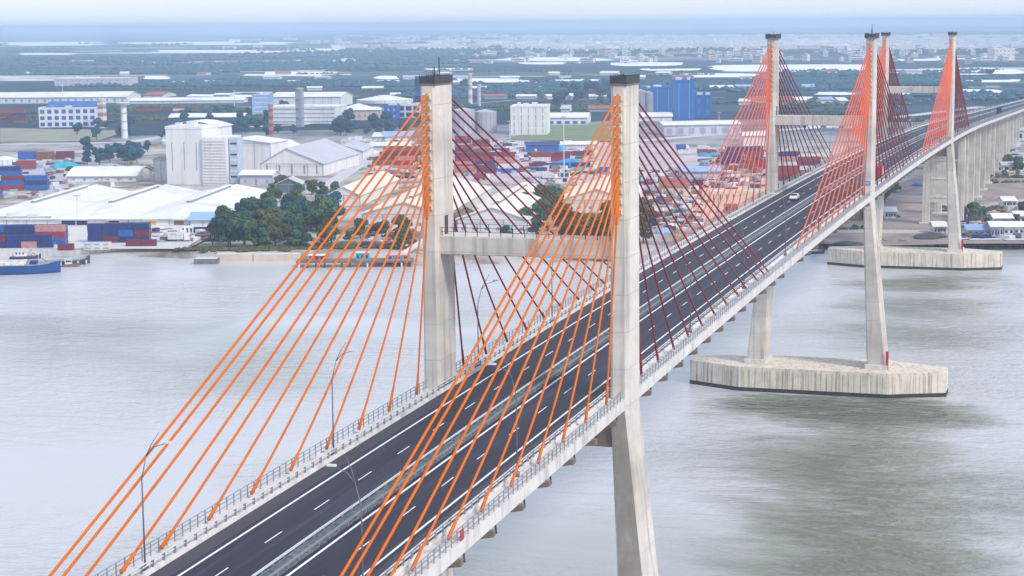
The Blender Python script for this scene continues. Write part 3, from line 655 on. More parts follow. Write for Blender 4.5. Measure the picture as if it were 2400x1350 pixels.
sheet('sand_yard', [spot(u, v) for u, v in ((1560, 545), (1800, 470), (1800, 400), (1640, 385), (1600, 440), (1500, 520))], mat('pale_sand', (.60, .44, .34), .9, vary=.22, scale=.06))
sheet('grass_field', [spot(u, v) for u, v in ((1185, 328), (1440, 334), (1420, 290), (1270, 296))], mat('mown_grass', (.16, .21, .10), .9, vary=.18, scale=.05))
sheet('grass_field', [spot(u, v) for u, v in ((0, 332), (230, 330), (300, 305), (0, 300))], mat('dry_grass', (.26, .26, .20), .9, vary=.35, scale=.03))
roadm = mat('far_asphalt', (.20, .20, .22), .8, vary=.1, scale=.1)
def lane(name, pts, w, m=roadm, z=.012):
    P = [spot(u, v) for u, v in pts]; b = MB(); L1 = []; 
    for i, p in enumerate(P):
        d = (P[min(i + 1, len(P) - 1)] - P[max(i - 1, 0)]).normalized(); n_ = Vector((-d.y, d.x, 0)) * w / 2
        L1.append([(p + n_).x, (p + n_).y, GZ + z, (p - n_).x, (p - n_).y])
    b.loft([[(a[0], a[1], a[2]), (a[3], a[4], a[2])] for a in L1], m, close=False); return tag(b.build(name, fix=False), kind='structure')
palerd = mat('pale_concrete_road', (.52, .50, .52), .85, vary=.1, scale=.1)
lane('road', [(0, 338), (300, 333), (520, 300), (700, 292), (830, 275)], 14, palerd)
lane('road', [(1500, 330), (1640, 318), (1900, 300), (2300, 250)], 16, palerd)
lane('road', [(560, 250), (860, 262), (1200, 235), (1700, 228)], 14, roadm)
lane('road', [(1060, 412), (1300, 402), (1660, 400)], 12, palerd, .02)
lane('road', [(640, 470), (760, 440), (820, 400), (900, 345)], 9, palerd)
# -- big sheds by the river
shed(-78, 500, 530, 499, 135, 4.4, 'long white riverside warehouse with three gabled roofs and coloured loading doors', n=3, rise=3.6, vents=1, hip=34,
     doors=[(150, 182, .88, navy), (186, 210, .88, navy), (263, 286, .88, navy), (349, 374, .88, yellow), (417, 440, .88, brown)], wins=[])
block(-140, 118, 530, 505, 3, 3, 'low grey flat building in front of the three-gabled warehouse at the left edge', greyb, floors=1, cols=9, wf=.2, hf=.3, name='office_building')
shed(158, 322, 426, 409, 36, 4, 'white warehouse with a shallow curved roof behind the three-gabled warehouse', rise=4, axis='w', curve=1, wins=[(6, .3, .6, .3, greyb)])
# tall silo block
t = block(392, 480, 432, 287, 26, 12, 'tall plain white processing tower with a corrugated wing, highest block on the left bank', white, floors=1, cols=3, wf=.05, hf=.5, winm=steel_g, name='processing_tower')
A, rz, w, s = frame_at(480, 538, 430, 12); h = top_h(A, 307)
q = empty('corrugated_wing', (0, 0, 0), parent=t)
q.matrix_parent_inverse = Matrix.Identity(4); q.location = (w * 1.53, -1.5, 0)
b = MB(); b.box((0, 0, 0), (w, 24, h), white); b.build('wall', q)
for k in range(15): 
    b = MB(); b.box((.4, -.35, h * (k + .6) / 16), (w - .4, -.01, h * (k + .6) / 16 + .45), conc_w); b.build('cladding_rib', q, fix=False)
q2 = empty('stair_tower', (w * 2.57, 2, 0), parent=t)
b = MB(); b.box((0, 0, 0), (5, 9, h * .98), mat('pale_blue_grey_wall', (.44, .50, .60), .7, vary=.12, scale=.2)); b.build('wall', q2)
for k in range(8): b = MB(); b.box((.6, -.15, h * (k + .3) / 8.6), (4.4, -.01, h * (k + .6) / 8.6), glass_d if k % 2 else steel_w); b.build('window', q2)
shed(362, 396, 424, 360, 18, 12, 'lower grey-white annex on the left side of the tall processing tower', conc_w, greyb, rise=1.5, name='annex', cat='building')
shed(398, 520, 420, 284, 20, 14, 'shallow white barrel roof block behind the top of the processing tower', white, whiteroof, rise=3, curve=1, name='upper_hall', cat='building')
shed(486, 640, 400, 322, 30, 14, 'white upper hall with low roof to the right behind the processing tower', white, whiteroof, rise=2.5, name='upper_hall', cat='building')
shed(612, 760, 412, 372, 90, 9, 'grey-roofed gable warehouse with a wide lilac slope right of the tower', white, lilroof, rise=9, ridge=.42, wins=[(5, .2, .9, .12, steel_g)])
shed(560, 650, 385, 352, 60, 14, 'white shed with sloping eaves between tower and the grey-roofed warehouse', white, whiteroof, rise=6, wins=[(4, .3, .6, .15, greyb)])
shed(760, 850, 372, 345, 50, 4, 'small white shed at the far end of the grey-roofed warehouse', white, lilroof, rise=4)
shed(563, 640, 437, 398, 14, 8, 'small lilac workshop at the foot of the processing tower', lilac, whiteroof, rise=2, axis='w', wins=[(3, .3, .6, .2, greyb)], name='workshop', cat='workshop')
shed(648, 706, 452, 420, 12, 4, 'small dark green hut among the trees behind the dense grove', mat('slate_wall', (.12, .16, .17), .8, vary=.2), lilroof, rise=3, name='workshop', cat='workshop')
# centre
shed(768, 845, 482, 446, 95, 8, 'white-fronted warehouse at the left of the cream-roofed pair', white, creamroof, rise=4)
shed(850, 1046, 540, 490, 128, 8, 'huge cream-roofed warehouse seen through the cables left of the near pylon', white, creamroof, rise=5, n=1, vents=1, wins=[(8, .3, .5, .3, greyb)])
shed(1072, 1236, 550, 505, 120, 8, 'cream-roofed warehouse between the two legs of the near pylon', white, creamroof, rise=5, vents=1, wins=[(6, .3, .5, .3, greyb)])
shed(1316, 1480, 498, 462, 70, 8, 'cream-roofed warehouse behind the right leg of the near pylon', white, creamroof, rise=5, wins=[(6, .3, .5, .3, greyb)])
shed(1064, 1122, 546, 492, 16, 2, 'olive green shed just above the crossbeam of the near pylon', olive, mat('olive_roof', (.30, .33, .22), .8, vary=.2), rise=3, name='shed', cat='shed', wins=[(4, .4, .6, .4, greyb)])
shed(1066, 1108, 412, 395, 12, 0, 'small shed with rust red roof at the edge of the central container yard', beige, tilered, rise=2, axis='w', name='shed', cat='shed')
shed(1290, 1400, 350, 336, 22, -4, 'long white flat-roofed store beyond the central container yard', white, whiteroof, rise=1.5, axis='w')
shed(1232, 1310, 356, 333, 14, 0, 'dark blue shed with a white strip roof below the grass field', bluer, navy, rise=1.2, axis='w', name='shed', cat='shed')
shed(1600, 1690, 420, 400, 24, 0, 'blue-grey roofed shed right of the near pylon behind the shade-dark maroon cables', lilac, skyb, rise=2, axis='w', name='shed', cat='shed')
shed(1550, 1612, 455, 432, 18, 0, 'rust red tiled shed seen through the cables right of the near pylon', beige, tilered, rise=3, axis='w', name='shed', cat='shed')
block(1665, 1788, 476, 446, 12, 2, 'long beige walled store beside the left leg of the middle pylon', beige, floors=1, cols=8, wf=.12, hf=.5, name='store_building', top=False)
block(1700, 1730, 500, 478, 8, 2, 'low rusty brown bunker by the deck near the middle pylon', tilered, floors=1, cols=4, wf=.4, hf=.5, name='bunker', cat='bunker', top=False)
# middle distance, centre and right
block(1197, 1281, 316, 246, 34, 6, 'bright white box-shaped plant building behind the near pylon', white, floors=4, cols=5, wf=.1, hf=.7, winm=steel_g)
shed(1282, 1376, 292, 272, 50, 6, 'low white hall attached to the right of the white box-shaped plant', white, whiteroof, rise=3, axis='w', wins=[(5, .1, .5, .6, bluer)])
tank(1086, 28, 312, 252, 'large silver storage tank just right of the near pylon left leg', mat('silver_tank', (.45, .46, .52), .45, metal=.2, vary=.1, scale=.2))
tank(1138, 26, 310, 256, 'second silver storage tank, right neighbour of the first', mat('silver_tank', (.45, .46, .52)))
tank(1500, 15, 262, 212, 'grey silo at the left of the bright blue buildings', greyb, name='silo', cat='silo')
tank(1520, 11, 262, 216, 'slim grey silo touching the bright blue buildings', greyb, name='silo', cat='silo')
block(1527, 1580, 262, 204, 30, 2, 'bright blue cladded building with a thin white cornice', blue, steel_w, floors=1, cols=2, wf=.03, hf=.9, winm=skyb)
block(1579, 1627, 282, 189, 34, 2, 'tallest bright blue building in the factory group', blue, blue, floors=1, cols=2, wf=.04, hf=.9, winm=skyb)
block(1628, 1668, 276, 224, 30, 2, 'lower bright blue building at the right of the blue group', blue, blue, floors=2, cols=2, wf=.04, hf=.4, winm=skyb)
shed(1496, 1576, 284, 272, 30, 0, 'white curved canopy in front of the bright blue buildings', white, whiteroof, rise=3, axis='w', curve=1, name='canopy', cat='canopy')
shed(1556, 1740, 318, 292, 34, -6, 'long pale lilac hall with open bays below the blue buildings', lilac, whiteroof, rise=2, axis='w', wins=[(7, .15, .7, .5, greyb)], name='hall', cat='hall')
shed(1742, 1800, 342, 318, 16, -3, 'small pale hall between the long hall and the middle pylon', white, whiteroof, rise=2, axis='w', name='hall', cat='hall')
# left, middle distance
t = block(92, 224, 299, 240, 34, -4, 'blue-roofed white factory with a grid of windows at the left', white, bluer, floors=3, cols=8, wf=.6, hf=.6, winm=bluer)
shed(112, 224, 296, 236, 30, -4, 'dark blue sloping roof hall rising above the windowed factory at left', bluer, bluer, rise=4, axis='w', name='hall', cat='hall')
tower(286, 299, 324, 232, 'slender white chimney tower with a dark-banded white head at left', white, name='water_tower', capf=1.4, mcap=greyb)
tower(233, 248, 300, 222, 'red and white banded tower beside the blue-roofed factory', white, mat('faded_red', (.55, .25, .22), .7), 7, capf=.5, rnd=False)
tower(696, 711, 297, 202, 'plain grey concrete tower in front of the white plant', greyb, None, 3, name='chimney', cat='chimney', capf=.25, rnd=False)
tower(1098, 1107, 244, 170, 'thin white chimney behind the near pylon with a rosy top', white, mat('rosy_band', (.6, .4, .38), .7), 6, name='chimney', cat='chimney', capf=.2)
tower(1119, 1127, 250, 196, 'short violet-grey stack right of the thin white chimney', lilac, None, 3, name='chimney', cat='chimney', capf=.3)
tower(976, 999, 262, 178, 'dark blue stack tower hidden half behind the near pylon left leg', bluer, navy, 4, name='stack_tower', capf=.15, rnd=False)
tower(632, 640, 322, 236, 'lattice-like grey mast with small red bands near the white plant', steel_g, redp, 9, name='mast', cat='mast', capf=.6, rnd=False)
shed(-30, 300, 243, 214, 70, 3, 'very long white factory hall across the far left', white, whiteroof, rise=5, axis='w', wins=[(18, .2, .8, .35, greyb)], name='factory_hall', cat='factory')
block(128, 302, 202, 172, 60, 3, 'pale multi-storey factory standing behind the very long white hall', lilac, whiteroof, floors=2, cols=10, wf=.3, hf=.4, winm=greyb)
shed(306, 572, 243, 231, 30, 2, 'long low white hall continuing right from the very long factory', white, whiteroof, rise=3, axis='w', name='factory_hall', cat='factory')
block(592, 632, 278, 214, 26, 2, 'narrow blue and white plant tower at the left of the white plant', skyb, white, floors=5, cols=1, wf=.8, hf=.2, winm=steel_w)
block(634, 790, 290, 242, 44, 8, 'broad white plant with dark horizontal window bands', white, whiteroof, floors=4, cols=1, winm=greyb, hf=.3, bands=True)
shed(634, 800, 250, 218, 60, 8, 'white roofed hall behind the plant with dark bands', white, whiteroof, rise=4, axis='w', name='factory_hall', cat='factory')
shed(396, 572, 283, 274, 26, 3, 'dark teal canopy hall with a bright white ridge left of the plant tower', mat('teal_wall', (.02, .14, .20), .7), whiteroof, rise=3, axis='w', name='canopy_hall', cat='hall')
shed(793, 892, 282, 250, 34, 4, 'beige roofed low warehouse right of the white plant', beige, creamroof, rise=2, axis='w', wins=[(7, .3, .6, .4, greyb)])
block(892, 930, 280, 242, 26, 4, 'dark blue square building right of the beige warehouse', bluer, navy, floors=2, cols=3, wf=.4, hf=.4, winm=skyb)
block(932, 985, 276, 240, 20, 4, 'white open steel frame structure next to the near pylon', steel_w, floors=2, cols=3, wf=.75, hf=.7, winm=navy, name='frame_structure')
tank(902, 66, 240, 226, 'wide white domed storage roof behind the beige warehouse', white, dome=5)
tank(840, 34, 256, 246, 'small white dome left of the dark blue building', white, dome=4)
tank(12, 30, 385, 356, 'round white tank at the left edge behind the containers', white)
tank(385, 8, 338, 318, 'tiny pale green water tank left of the processing tower', mat('pale_green', (.45, .62, .55), .6), name='water_tank')
block(800, 866, 342, 322, 14, 4, 'small pale office with roof boxes left of the near pylon', conc_w, floors=2, cols=5, wf=.5, hf=.4, winm=greyb, name='office_building')
shed(868, 960, 352, 336, 18, 4, 'pale low workshop behind the container rows left of the near pylon', lilac, whiteroof, rise=2, axis='w', name='workshop', cat='workshop')
# low sheds scattered further inland
random.seed(21)
RF = [(whiteroof, 'white'), (whiteroof, 'white'), (lilroof, 'grey'), (skyb, 'light blue'), (creamroof, 'cream'), (tilered, 'rust red'), (whiteroof, 'white')]
n_ = 0
for v, (lo, hi), cnt in ((228, (320, 960), 5), (212, (640, 2000), 9), (198, (320, 1500), 9), (186, (600, 1900), 10), (176, (0, 2300), 12), (330, (840, 1000), 3), (262, (1290, 1500), 3), (246, (1690, 2000), 6), (300, (1800, 2000), 4), (232, (1120, 1480), 6)):
    for i in range(cnt):
        u = lo + (hi - lo) * (i + random.random() * .8) / cnt; w_ = random.uniform(18, 62) * (v / 240); m_, cn = random.choice(RF)
        shed(u, u + w_, v, v - random.uniform(5, 10) * (v / 230), random.uniform(20, 50), random.uniform(-12, 12), '%s-roofed low building, %s from the left in the %s row of scattered sheds inland' % (cn, onum(i + 1), {228: 'seventh', 212: 'sixth', 198: 'fifth', 186: 'fourth', 176: 'farthest', 330: 'near', 262: 'second', 246: 'third', 300: 'pylon-side', 232: 'eighth'}[v]),
             random.choice([white, lilac, greyb, conc_w]), m_, rise=random.uniform(1.5, 3), axis='w', name='low_building', cat='building')['group'] = 'scattered low industrial buildings inland'
# -- far town
random.seed(5)
hm = []
for k in range(5):
    b = MB(); w_ = [9, 14, 8, 20, 11][k]; h_ = [9, 14, 18, 8, 12][k]; b.box((-w_ / 2, -6, 0), (w_ / 2, 6, h_), [white, conc_w, white, whiteroof, beige][k])
    b.prism([(-w_ / 2 - .5, -6.5), (w_ / 2 + .5, -6.5), (w_ / 2 + .5, 6.5), (-w_ / 2 - .5, 6.5)], h_ + .01, h_ + .8, [lilroof, white, skyb, whiteroof, tilered][k])
    for f in range(int(h_ / 4)): b.box((-w_ / 2 + 1, -6.1, 1.5 + 4 * f), (w_ / 2 - 1, -6.01, 3 + 4 * f), glass_d)
    b.box((-1.5, -1, h_ + .8), (1.5, 2, h_ + 3), white); hm.append(b.mesh('town_house'))
names5 = ['small white', 'grey-white blocky', 'narrow white tall', 'wide low white', 'beige']
for i in range(150):
    v = random.choice([118, 124, 130, 137, 146]); v += random.uniform(-3, 3); u = random.gauss(1750, 330) if i % 4 else random.uniform(1050, 2390)
    if not 1060 < u < 2395: u = random.uniform(1500, 2380)
    P = spot(u, v); k = random.randrange(5); o = bpy.data.objects.new('town_house', hm[k]); C.objects.link(o); o.location = P; o.rotation_euler = (0, 0, YAW - math.pi / 2 + random.uniform(-.6, .6)); q = random.uniform(.8, 1.9); o.scale = (q, q, q * random.uniform(.4, .8))
    tag(o, '%s house in the hazy far town near the horizon' % names5[k], 'house', 'houses of the far hazy town')
b = MB()
for i in range(1500):
    v = random.uniform(84, 116); u = random.gauss(1750, 420)
    P = spot(u, v); q = random.uniform(8, 40); hh = random.uniform(5, 14)
    b.box((P.x - q / 2, P.y - q, P.z), (P.x + q / 2, P.y + q, P.z + hh), white if i % 3 else conc_w)
tag(b.build('distant_town', fix=False), 'countless tiny white houses of the town fading into haze at the horizon', 'town', kind='stuff')
block(2331, 2378, 142, 122, 60, 0, 'white multi-storey block far off at the right edge', white, floors=3, cols=5, wf=.4, hf=.4, winm=greyb)
# ponds and pale flooded fields
pond = mat('pond_water', (.88, .88, .90), .4, vary=.03, spec=.6)
random.seed(9)
def blob(u0, u1, v0, v1, n=26):
    c = [(u0 + u1) / 2, (v0 + v1) / 2]; out = []
    ph = random.random() * 6
    for k in range(n):
        a = 2 * math.pi * k / n; r_ = 1 + .13 * math.sin(3 * a + ph) + .08 * math.sin(5 * a + 2 * ph)
        cx = math.copysign(abs(math.cos(a)) ** .6, math.cos(a)); cy = math.copysign(abs(math.sin(a)) ** .6, math.sin(a))
        out.append(spot(c[0] + (u1 - u0) / 2 * cx * r_, c[1] + (v1 - v0) / 2 * cy * (1 + .1 * math.sin(2 * a + ph))))
    return out
for u0, u1, v0, v1 in ((1660, 2060, 151, 168), (1590, 1770, 172, 182), (1050, 1215, 183, 194), (1268, 1430, 186, 203), (1170, 1420, 134, 143), (1430, 1600, 146, 155), (1860, 2010, 197, 204), (1910, 2000, 216, 223),
                       (2130, 2220, 162, 170), (2060, 2350, 210, 222), (2290, 2396, 162, 174), (2240, 2330, 158, 176), (2100, 2230, 180, 186), (2260, 2390, 186, 193), (640, 800, 114, 120), (350, 640, 117, 124), (40, 170, 124, 129),
                       (480, 575, 161, 168), (620, 790, 168, 177), (880, 935, 178, 186), (0, 260, 98, 107), (300, 700, 98, 105), (1760, 1900, 226, 234), (1220, 1330, 146, 151), (335, 395, 178, 186), (2100, 2200, 138, 143), (700, 860, 140, 144), (1000, 1120, 160, 165), (1500, 1640, 160, 166)):
    sheet('pond', blob(u0, u1, v0, v1), pond, .25)

# pale dry fields and flooded strips between the hedgerows
random.seed(14)
fm = [mat('pale_field', (.42, .40, .42), .9, vary=.2, scale=.02), mat('tan_field', (.36, .29, .24), .9, vary=.25, scale=.02), mat('green_field', (.10, .16, .10), .9, vary=.3, scale=.02), pond]
for i in range(64):
    v = random.choice([92, 100, 108, 116, 124, 132, 142, 152, 164, 178, 192, 206, 222]) + random.uniform(-4, 4); u = random.uniform(-60, 2300); L_ = random.uniform(70, 320); hv = random.uniform(1.2, 3.2) * (v / 150)
    sl_ = random.uniform(-.012, .012)
    sheet('field', [spot(u, v), spot(u + L_, v + sl_ * L_), spot(u + L_ * .97, v + sl_ * L_ - hv), spot(u + L_ * .05, v - hv)], fm[i % 4], .12 + .002 * (i % 7))
# ---------------------------------------------------------------- containers
def cont_mesh(L_, m):
    b = MB(); w_, h_ = 2.44, 2.6
    b.box((0, 0, .12), (L_, w_, h_ - .1), m)
    for x in (0, L_ - .16):
        for y in (-.03, w_ - .13): b.box((x - .02, y, 0), (x + .18, y + .16, h_), m)
    for z in (0, h_ - .14):
        b.box((.16, -.03, z), (L_ - .16, .05, z + .14), m); b.box((.16, w_ - .05, z), (L_ - .16, w_ + .03, z + .14), m)
    n_ = int(L_ / .55)
    for k in range(1, n_): x = L_ * k / n_; b.box((x - .1, -.06, .16), (x + .08, -.001, h_ - .16), m)
    for k in range(4): b.box((L_ + .001, .3 + k * .55, .2), (L_ + .05, .36 + k * .55, h_ - .2), steel_g)
    return b.mesh('shipping_container')
CMS = {}
def cont(L_, c):
    if (L_, c) not in CMS: CMS[(L_, c)] = cont_mesh(L_, CM[c])
    return CMS[(L_, c)]
TN = ['bottom', 'second', 'third', 'top']
def yardblock(l, r, yb, rows, tiers, phi, pal, where, L_=12.2, fill=.85, gap=.5, seed=1, rowname='front', panel=True):
    random.seed(seed); A, rz, w, s = frame_at(l, r, yb, phi)
    A.z = GZ + .47
    nx = max(1, int(w / (L_ + gap))); Mx = Matrix.Rotation(rz, 4, 'Z')
    for rw in range(rows):
        for c in range(nx):
            tt = max(0, tiers - (random.random() > fill) - (random.random() > fill)) if random.random() < .95 else 0
            for t in range(tt):
                col = random.choice(pal)
                o = bpy.data.objects.new('shipping_container', cont(L_, col)); C.objects.link(o)
                p = Mx @ Vector((c * (L_ + gap) + random.uniform(-.1, .1), rw * 2.75, t * 2.61))
                o.location = A + p; o.rotation_euler = (0, 0, rz)
                pos = ('%s tier' % TN[min(t, 3)]) if t < tt - 1 or tt == 1 else 'topmost'
                tag(o, '%s container, %s, %s from left, %s row, %s' % (col, pos, onum(c + 1), ['front', 'second', 'third', 'back'][min(rw, 3)] if rows > 1 else rowname, where), 'container', 'shipping containers stacked in the yards')
PA = ['navy', 'navy', 'navy', 'navy', 'blue', 'red', 'navy', 'maroon', 'navy', 'pink', 'blue']
yardblock(-60, 134, 585, 1, 2, 0, PA, 'quay edge', L_=6.1, fill=.95, gap=.25, seed=3)
yardblock(-60, 205, 577, 2, 3, 0, PA, 'left quay stack', fill=1, gap=.3, seed=4)
yardblock(206, 354, 572, 2, 3, 0, PA, 'right quay stack', L_=6.1, fill=1, gap=.25, seed=8)
for (u, v, c, ln, nm) in ((292, 578, 'maroon', 12.2, 'maroon container lying alone on the quay edge right of the pale frame'), (132, 596, 'maroon', 6.1, 'small maroon container alone on the quay corner near the blue barge')):
    A = spot(u, v, GZ + .47) if v < 590 else spot(u, 588, GZ + .47)
    o = bpy.data.objects.new('shipping_container', cont(ln, c)); C.objects.link(o); o.location = A + Vector((1, 0, 0)); o.rotation_euler = (0, 0, YAW - math.pi / 2); tag(o, nm, 'container')
PB = ['blue', 'navy', 'red', 'maroon', 'navy', 'blue', 'maroon', 'white']
yardblock(-50, 60, 462, 1, 2, 0, ['blue', 'blue', 'teal'], 'blue row by the gabled warehouse', seed=11)
yardblock(-50, 135, 448, 2, 3, 0, PB, 'near left-yard block', seed=12)
yardblock(-50, 80, 424, 1, 3, 0, ['blue', 'navy', 'blue', 'maroon'], 'middle left-yard block', seed=13)
yardblock(38, 100, 398, 1, 2, 0, ['rust', 'red'], 'rust-coloured left-yard row', seed=14)
yardblock(40, 205, 376, 2, 2, 0, ['red', 'rust', 'blue', 'maroon', 'pink'], 'far left-yard block', seed=15)
PC = ['red', 'maroon', 'maroon', 'pink', 'rust', 'red', 'white', 'navy', 'maroon', 'blue']
for i, (l, r, v, t_) in enumerate(((1066, 1236, 408, 2), (1066, 1236, 399, 1), (1066, 1236, 390, 3), (1066, 1240, 378, 2), (1066, 1225, 368, 1), (1066, 1215, 359, 2), (1066, 1190, 348, 2), (1066, 1170, 337, 2), (1240, 1400, 394, 1), (1245, 1345, 380, 2), (1250, 1400, 366, 1), (872, 992, 400, 2), (880, 992, 388, 2), (890, 992, 376, 2), (900, 992, 364, 2), (910, 992, 352, 1))):
    yardblock(l, r, v, 1, t_, 0, PC, 'central yard', seed=30 + i, rowname='%s' % onum(i + 1), fill=.92)
PD = ['red', 'maroon', 'white', 'navy', 'pink', 'rust', 'red']
for i, (l, r, v, t_) in enumerate(((1822, 1925, 424, 3), (1822, 1945, 412, 2), (1825, 1960, 401, 3), (1700, 1800, 400, 2), (1690, 1800, 388, 3), (1700, 1800, 376, 2), (1822, 1960, 390, 2), (1825, 1955, 378, 2), (1700, 1800, 364, 2), (1640, 1690, 372, 2), (1830, 1950, 366, 1), (1590, 1700, 362, 1))):
    yardblock(l, r, v, 1, t_, 0, PD, 'yard behind the middle pylon', seed=50 + i, rowname='%s' % onum(i + 1))
yardblock(0, 70, 268, 1, 2, 0, ['rust', 'red'], 'rusty stack at the far left', seed=71); yardblock(0, 88, 290, 1, 2, 0, ['rust', 'maroon'], 'second rusty stack at the far left', seed=72)
yardblock(0, 90, 279, 1, 2, 0, ['maroon', 'navy', 'rust'], 'third rusty stack at the far left', seed=74)
yardblock(480, 575, 262, 1, 1, 0, ['navy', 'blue'], 'navy row before the plant tower', seed=75)
yardblock(320, 470, 262, 1, 2, 0, ['maroon', 'rust', 'white'], 'stack before the long low white hall', seed=73)
# tarpaulin heaps
def heap(u, v, rpx, m, label, name='tarpaulin_heap', hgt=.5):
    A = spot(u, v); s = scale_at(A); r = rpx / s; b = MB(); n_ = 18; rg = []
    for j in range(6):
        t = j / 5; rr = r * math.cos(t * math.pi / 2 * .97); z = r * hgt * math.sin(t * math.pi / 2)
        rg.append([(rr * math.cos(2 * math.pi * k / n_) * (1.3 + .1 * math.sin(k * 2.3 + j)), rr * math.sin(2 * math.pi * k / n_) * (.8 + .12 * math.cos(k * 1.7 + j)), z * (1 + .12 * math.sin(k * 1.3))) for k in range(n_)])
    b.loft(rg, m, caps=True); o = b.build(name, fix=False); o.location = A; o.rotation_euler = (0, 0, u); tag(o, label, 'tarpaulin' if 'tarp' in name else name.split('_')[-1])
    return o
bt = mat('blue_tarpaulin', (.03, .28, .62), .55, vary=.35, scale=.5)
heap(1340, 388, 30, bt, 'bright blue tarpaulin heap right of the central container yard'); heap(1300, 352, 24, bt, 'blue tarpaulin heap beside the dark blue shed'); heap(1365, 400, 18, tealm, 'small teal tarpaulin heap next to the bright blue one')
heap(1650, 366, 16, bt, 'dark blue tarpaulin mound right of the near pylon'); heap(1676, 366, 16, tealm, 'teal tarpaulin mound close to the sandy yard'); heap(1598, 498, 20, tealm, 'teal sheeting heap behind the shade-dark maroon cables near the deck')
heap(1555, 545, 22, skyb, 'pale blue sheeting by the deck right of the near pylon'); heap(1512, 520, 20, skyb, 'pale sheeting heap close to the right leg of the near pylon')
heap(150, 392, 26, tealm, 'teal covered heap in the left container yard'); heap(2150, 436, 12, blue, 'blue roofed hut mound beside the first viaduct pier')
# ---------------------------------------------------------------- trees
def crown_mesh(seed, w_, h_, m, n_=900, leaf=.5):
    random.seed(seed); b = MB(); k = b.mi(m); blobs = []
    for i in range(9):
        a = random.uniform(0, 6.28); r_ = random.uniform(.1, .62) * w_; z = random.uniform(.30, .86) * h_
        blobs.append((r_ * math.cos(a), r_ * math.sin(a), z, random.uniform(.24, .42) * w_))
    blobs.append((0, 0, h_ * .66, w_ * .5))
    for i in range(n_):
        cx, cy, cz, cr = random.choice(blobs); th = random.uniform(0, 6.28); ph = math.acos(random.uniform(-.8, 1)); q = cr * random.uniform(.7, 1.08)
        p = Vector((cx + q * math.sin(ph) * math.cos(th), cy + q * math.sin(ph) * math.sin(th), cz + q * .8 * math.cos(ph)))
        nrm = Vector((math.sin(ph) * math.cos(th), math.sin(ph) * math.sin(th), math.cos(ph) + .2)) + Vector([random.uniform(-.6, .6) for _ in range(3)]); nrm.normalize()
        u = nrm.orthogonal().normalized(); v = nrm.cross(u); sz = leaf * random.uniform(.6, 1.35); a0 = random.uniform(0, 6.28)
        pts = [p + (u * math.cos(a0 + t) + v * math.sin(a0 + t)) * sz * (1 if i_ % 2 else .62) + nrm * (.15 * sz if i_ % 2 else 0) for i_, t in enumerate((0, 1.1, 2.1, 3.2, 4.2, 5.3))]
        bb = len(b.v); b.v += [tuple(x) for x in pts]; b.f.append(tuple(range(bb, bb + 6))); b.m.append(k)
    return b.mesh('crown')
def trunk_mesh(h_, r_):
    b = MB(); b.tube([(0, 0, 0), (.1, .05, h_ * .3), (.0, .1, h_ * .6)], [r_, r_ * .7, r_ * .45], bark, 7)
    for k in range(4): a = k * 1.6 + .4; b.tube([(0, .05, h_ * (.3 + .05 * k)), (h_ * .16 * math.cos(a), h_ * .16 * math.sin(a), h_ * .52), (h_ * .27 * math.cos(a), h_ * .27 * math.sin(a), h_ * .72)], [r_ * .45, r_ * .3, r_ * .12], bark, 5)
    return b.mesh('trunk')
TREES = {}
for key, m_ in (('A', leafA), ('B', leafB), ('C', leafC)):
    TREES[key] = [(crown_mesh(100 + i * 7 + ord(key), [4.6, 5.6, 3.8][i], [10, 11, 8][i], m_, n_=[1000, 1200, 800][i], leaf=[.62, .66, .55][i]), trunk_mesh([10, 11, 8][i], .32)) for i in range(3)]
NTREE = 0
def tree(P, key, sc, label, group, i=None):
    global NTREE
    cm, tm = TREES[key][random.randrange(3) if i is None else i]
    t = tag(empty('tree', P, random.uniform(0, 6.28)), label, 'tree', group); t.scale = (sc * random.uniform(.9, 1.15), sc * random.uniform(.9, 1.15), sc * random.uniform(.85, 1.15))
    for nm, me in (('crown', cm), ('trunk', tm)): o = bpy.data.objects.new(nm, me); C.objects.link(o); o.parent = t
    NTREE += 1; return t
def grove(quad, n_, key, sc, label, group, seed):
    random.seed(seed); (u0, v0), (u1, v1) = quad
    for i in range(n_):
        u = random.uniform(u0, u1); v = random.uniform(v0, v1); tree(spot(u, v), random.choice(key), sc * random.uniform(.8, 1.2), label, group)
grove(((515, 545), (700, 582)), 40, 'AAAB', 1.15, 'dense dark green tree in the riverside grove right of the quay', 'trees of the dense riverside grove', 1)
grove(((560, 515), (780, 548)), 30, 'AAC', 1.15, 'tall dark tree in the back of the riverside grove left of the cables', 'trees at the back of the riverside grove', 2)
grove(((700, 545), (985, 585)), 16, 'AB', .75, 'low bushy tree under the orange cables left of the near pylon', 'bushy trees under the near cables', 3)
grove(((630, 440), (790, 500)), 22, 'AB', .8, 'mid green tree between the grove and the grey-roofed warehouse', 'trees behind the riverside grove', 4)
grove(((1210, 500), (1300, 545)), 9, 'A', 1.2, 'dark green tree between the cream-roofed warehouses above the crossbeam', 'trees above the near crossbeam', 5)
grove(((1300, 525), (1425, 582)), 16, 'BBA', 1.05, 'olive brown tree behind the right fan of orange cables', 'olive trees behind the right cable fan', 6)
grove(((1160, 535), (1260, 560)), 5, 'A', .8, 'small dark tree just over the crossbeam centre', 'small trees over the crossbeam', 16)
grove(((1492, 500), (1530, 590)), 9, 'AB', .9, 'dark tree close behind the right leg of the near pylon', 'trees right of the near pylon', 7)
grove(((200, 350), (350, 388)), 18, 'C', 1.1, 'haze-tinted blue-green tree behind the left container yard', 'haze-tinted blue-green trees behind the left yard', 8)
grove(((180, 300), (390, 335)), 12, 'C', 1.0, 'hazy blue tree below the blue-roofed factory', 'hazy trees below the blue-roofed factory', 9)
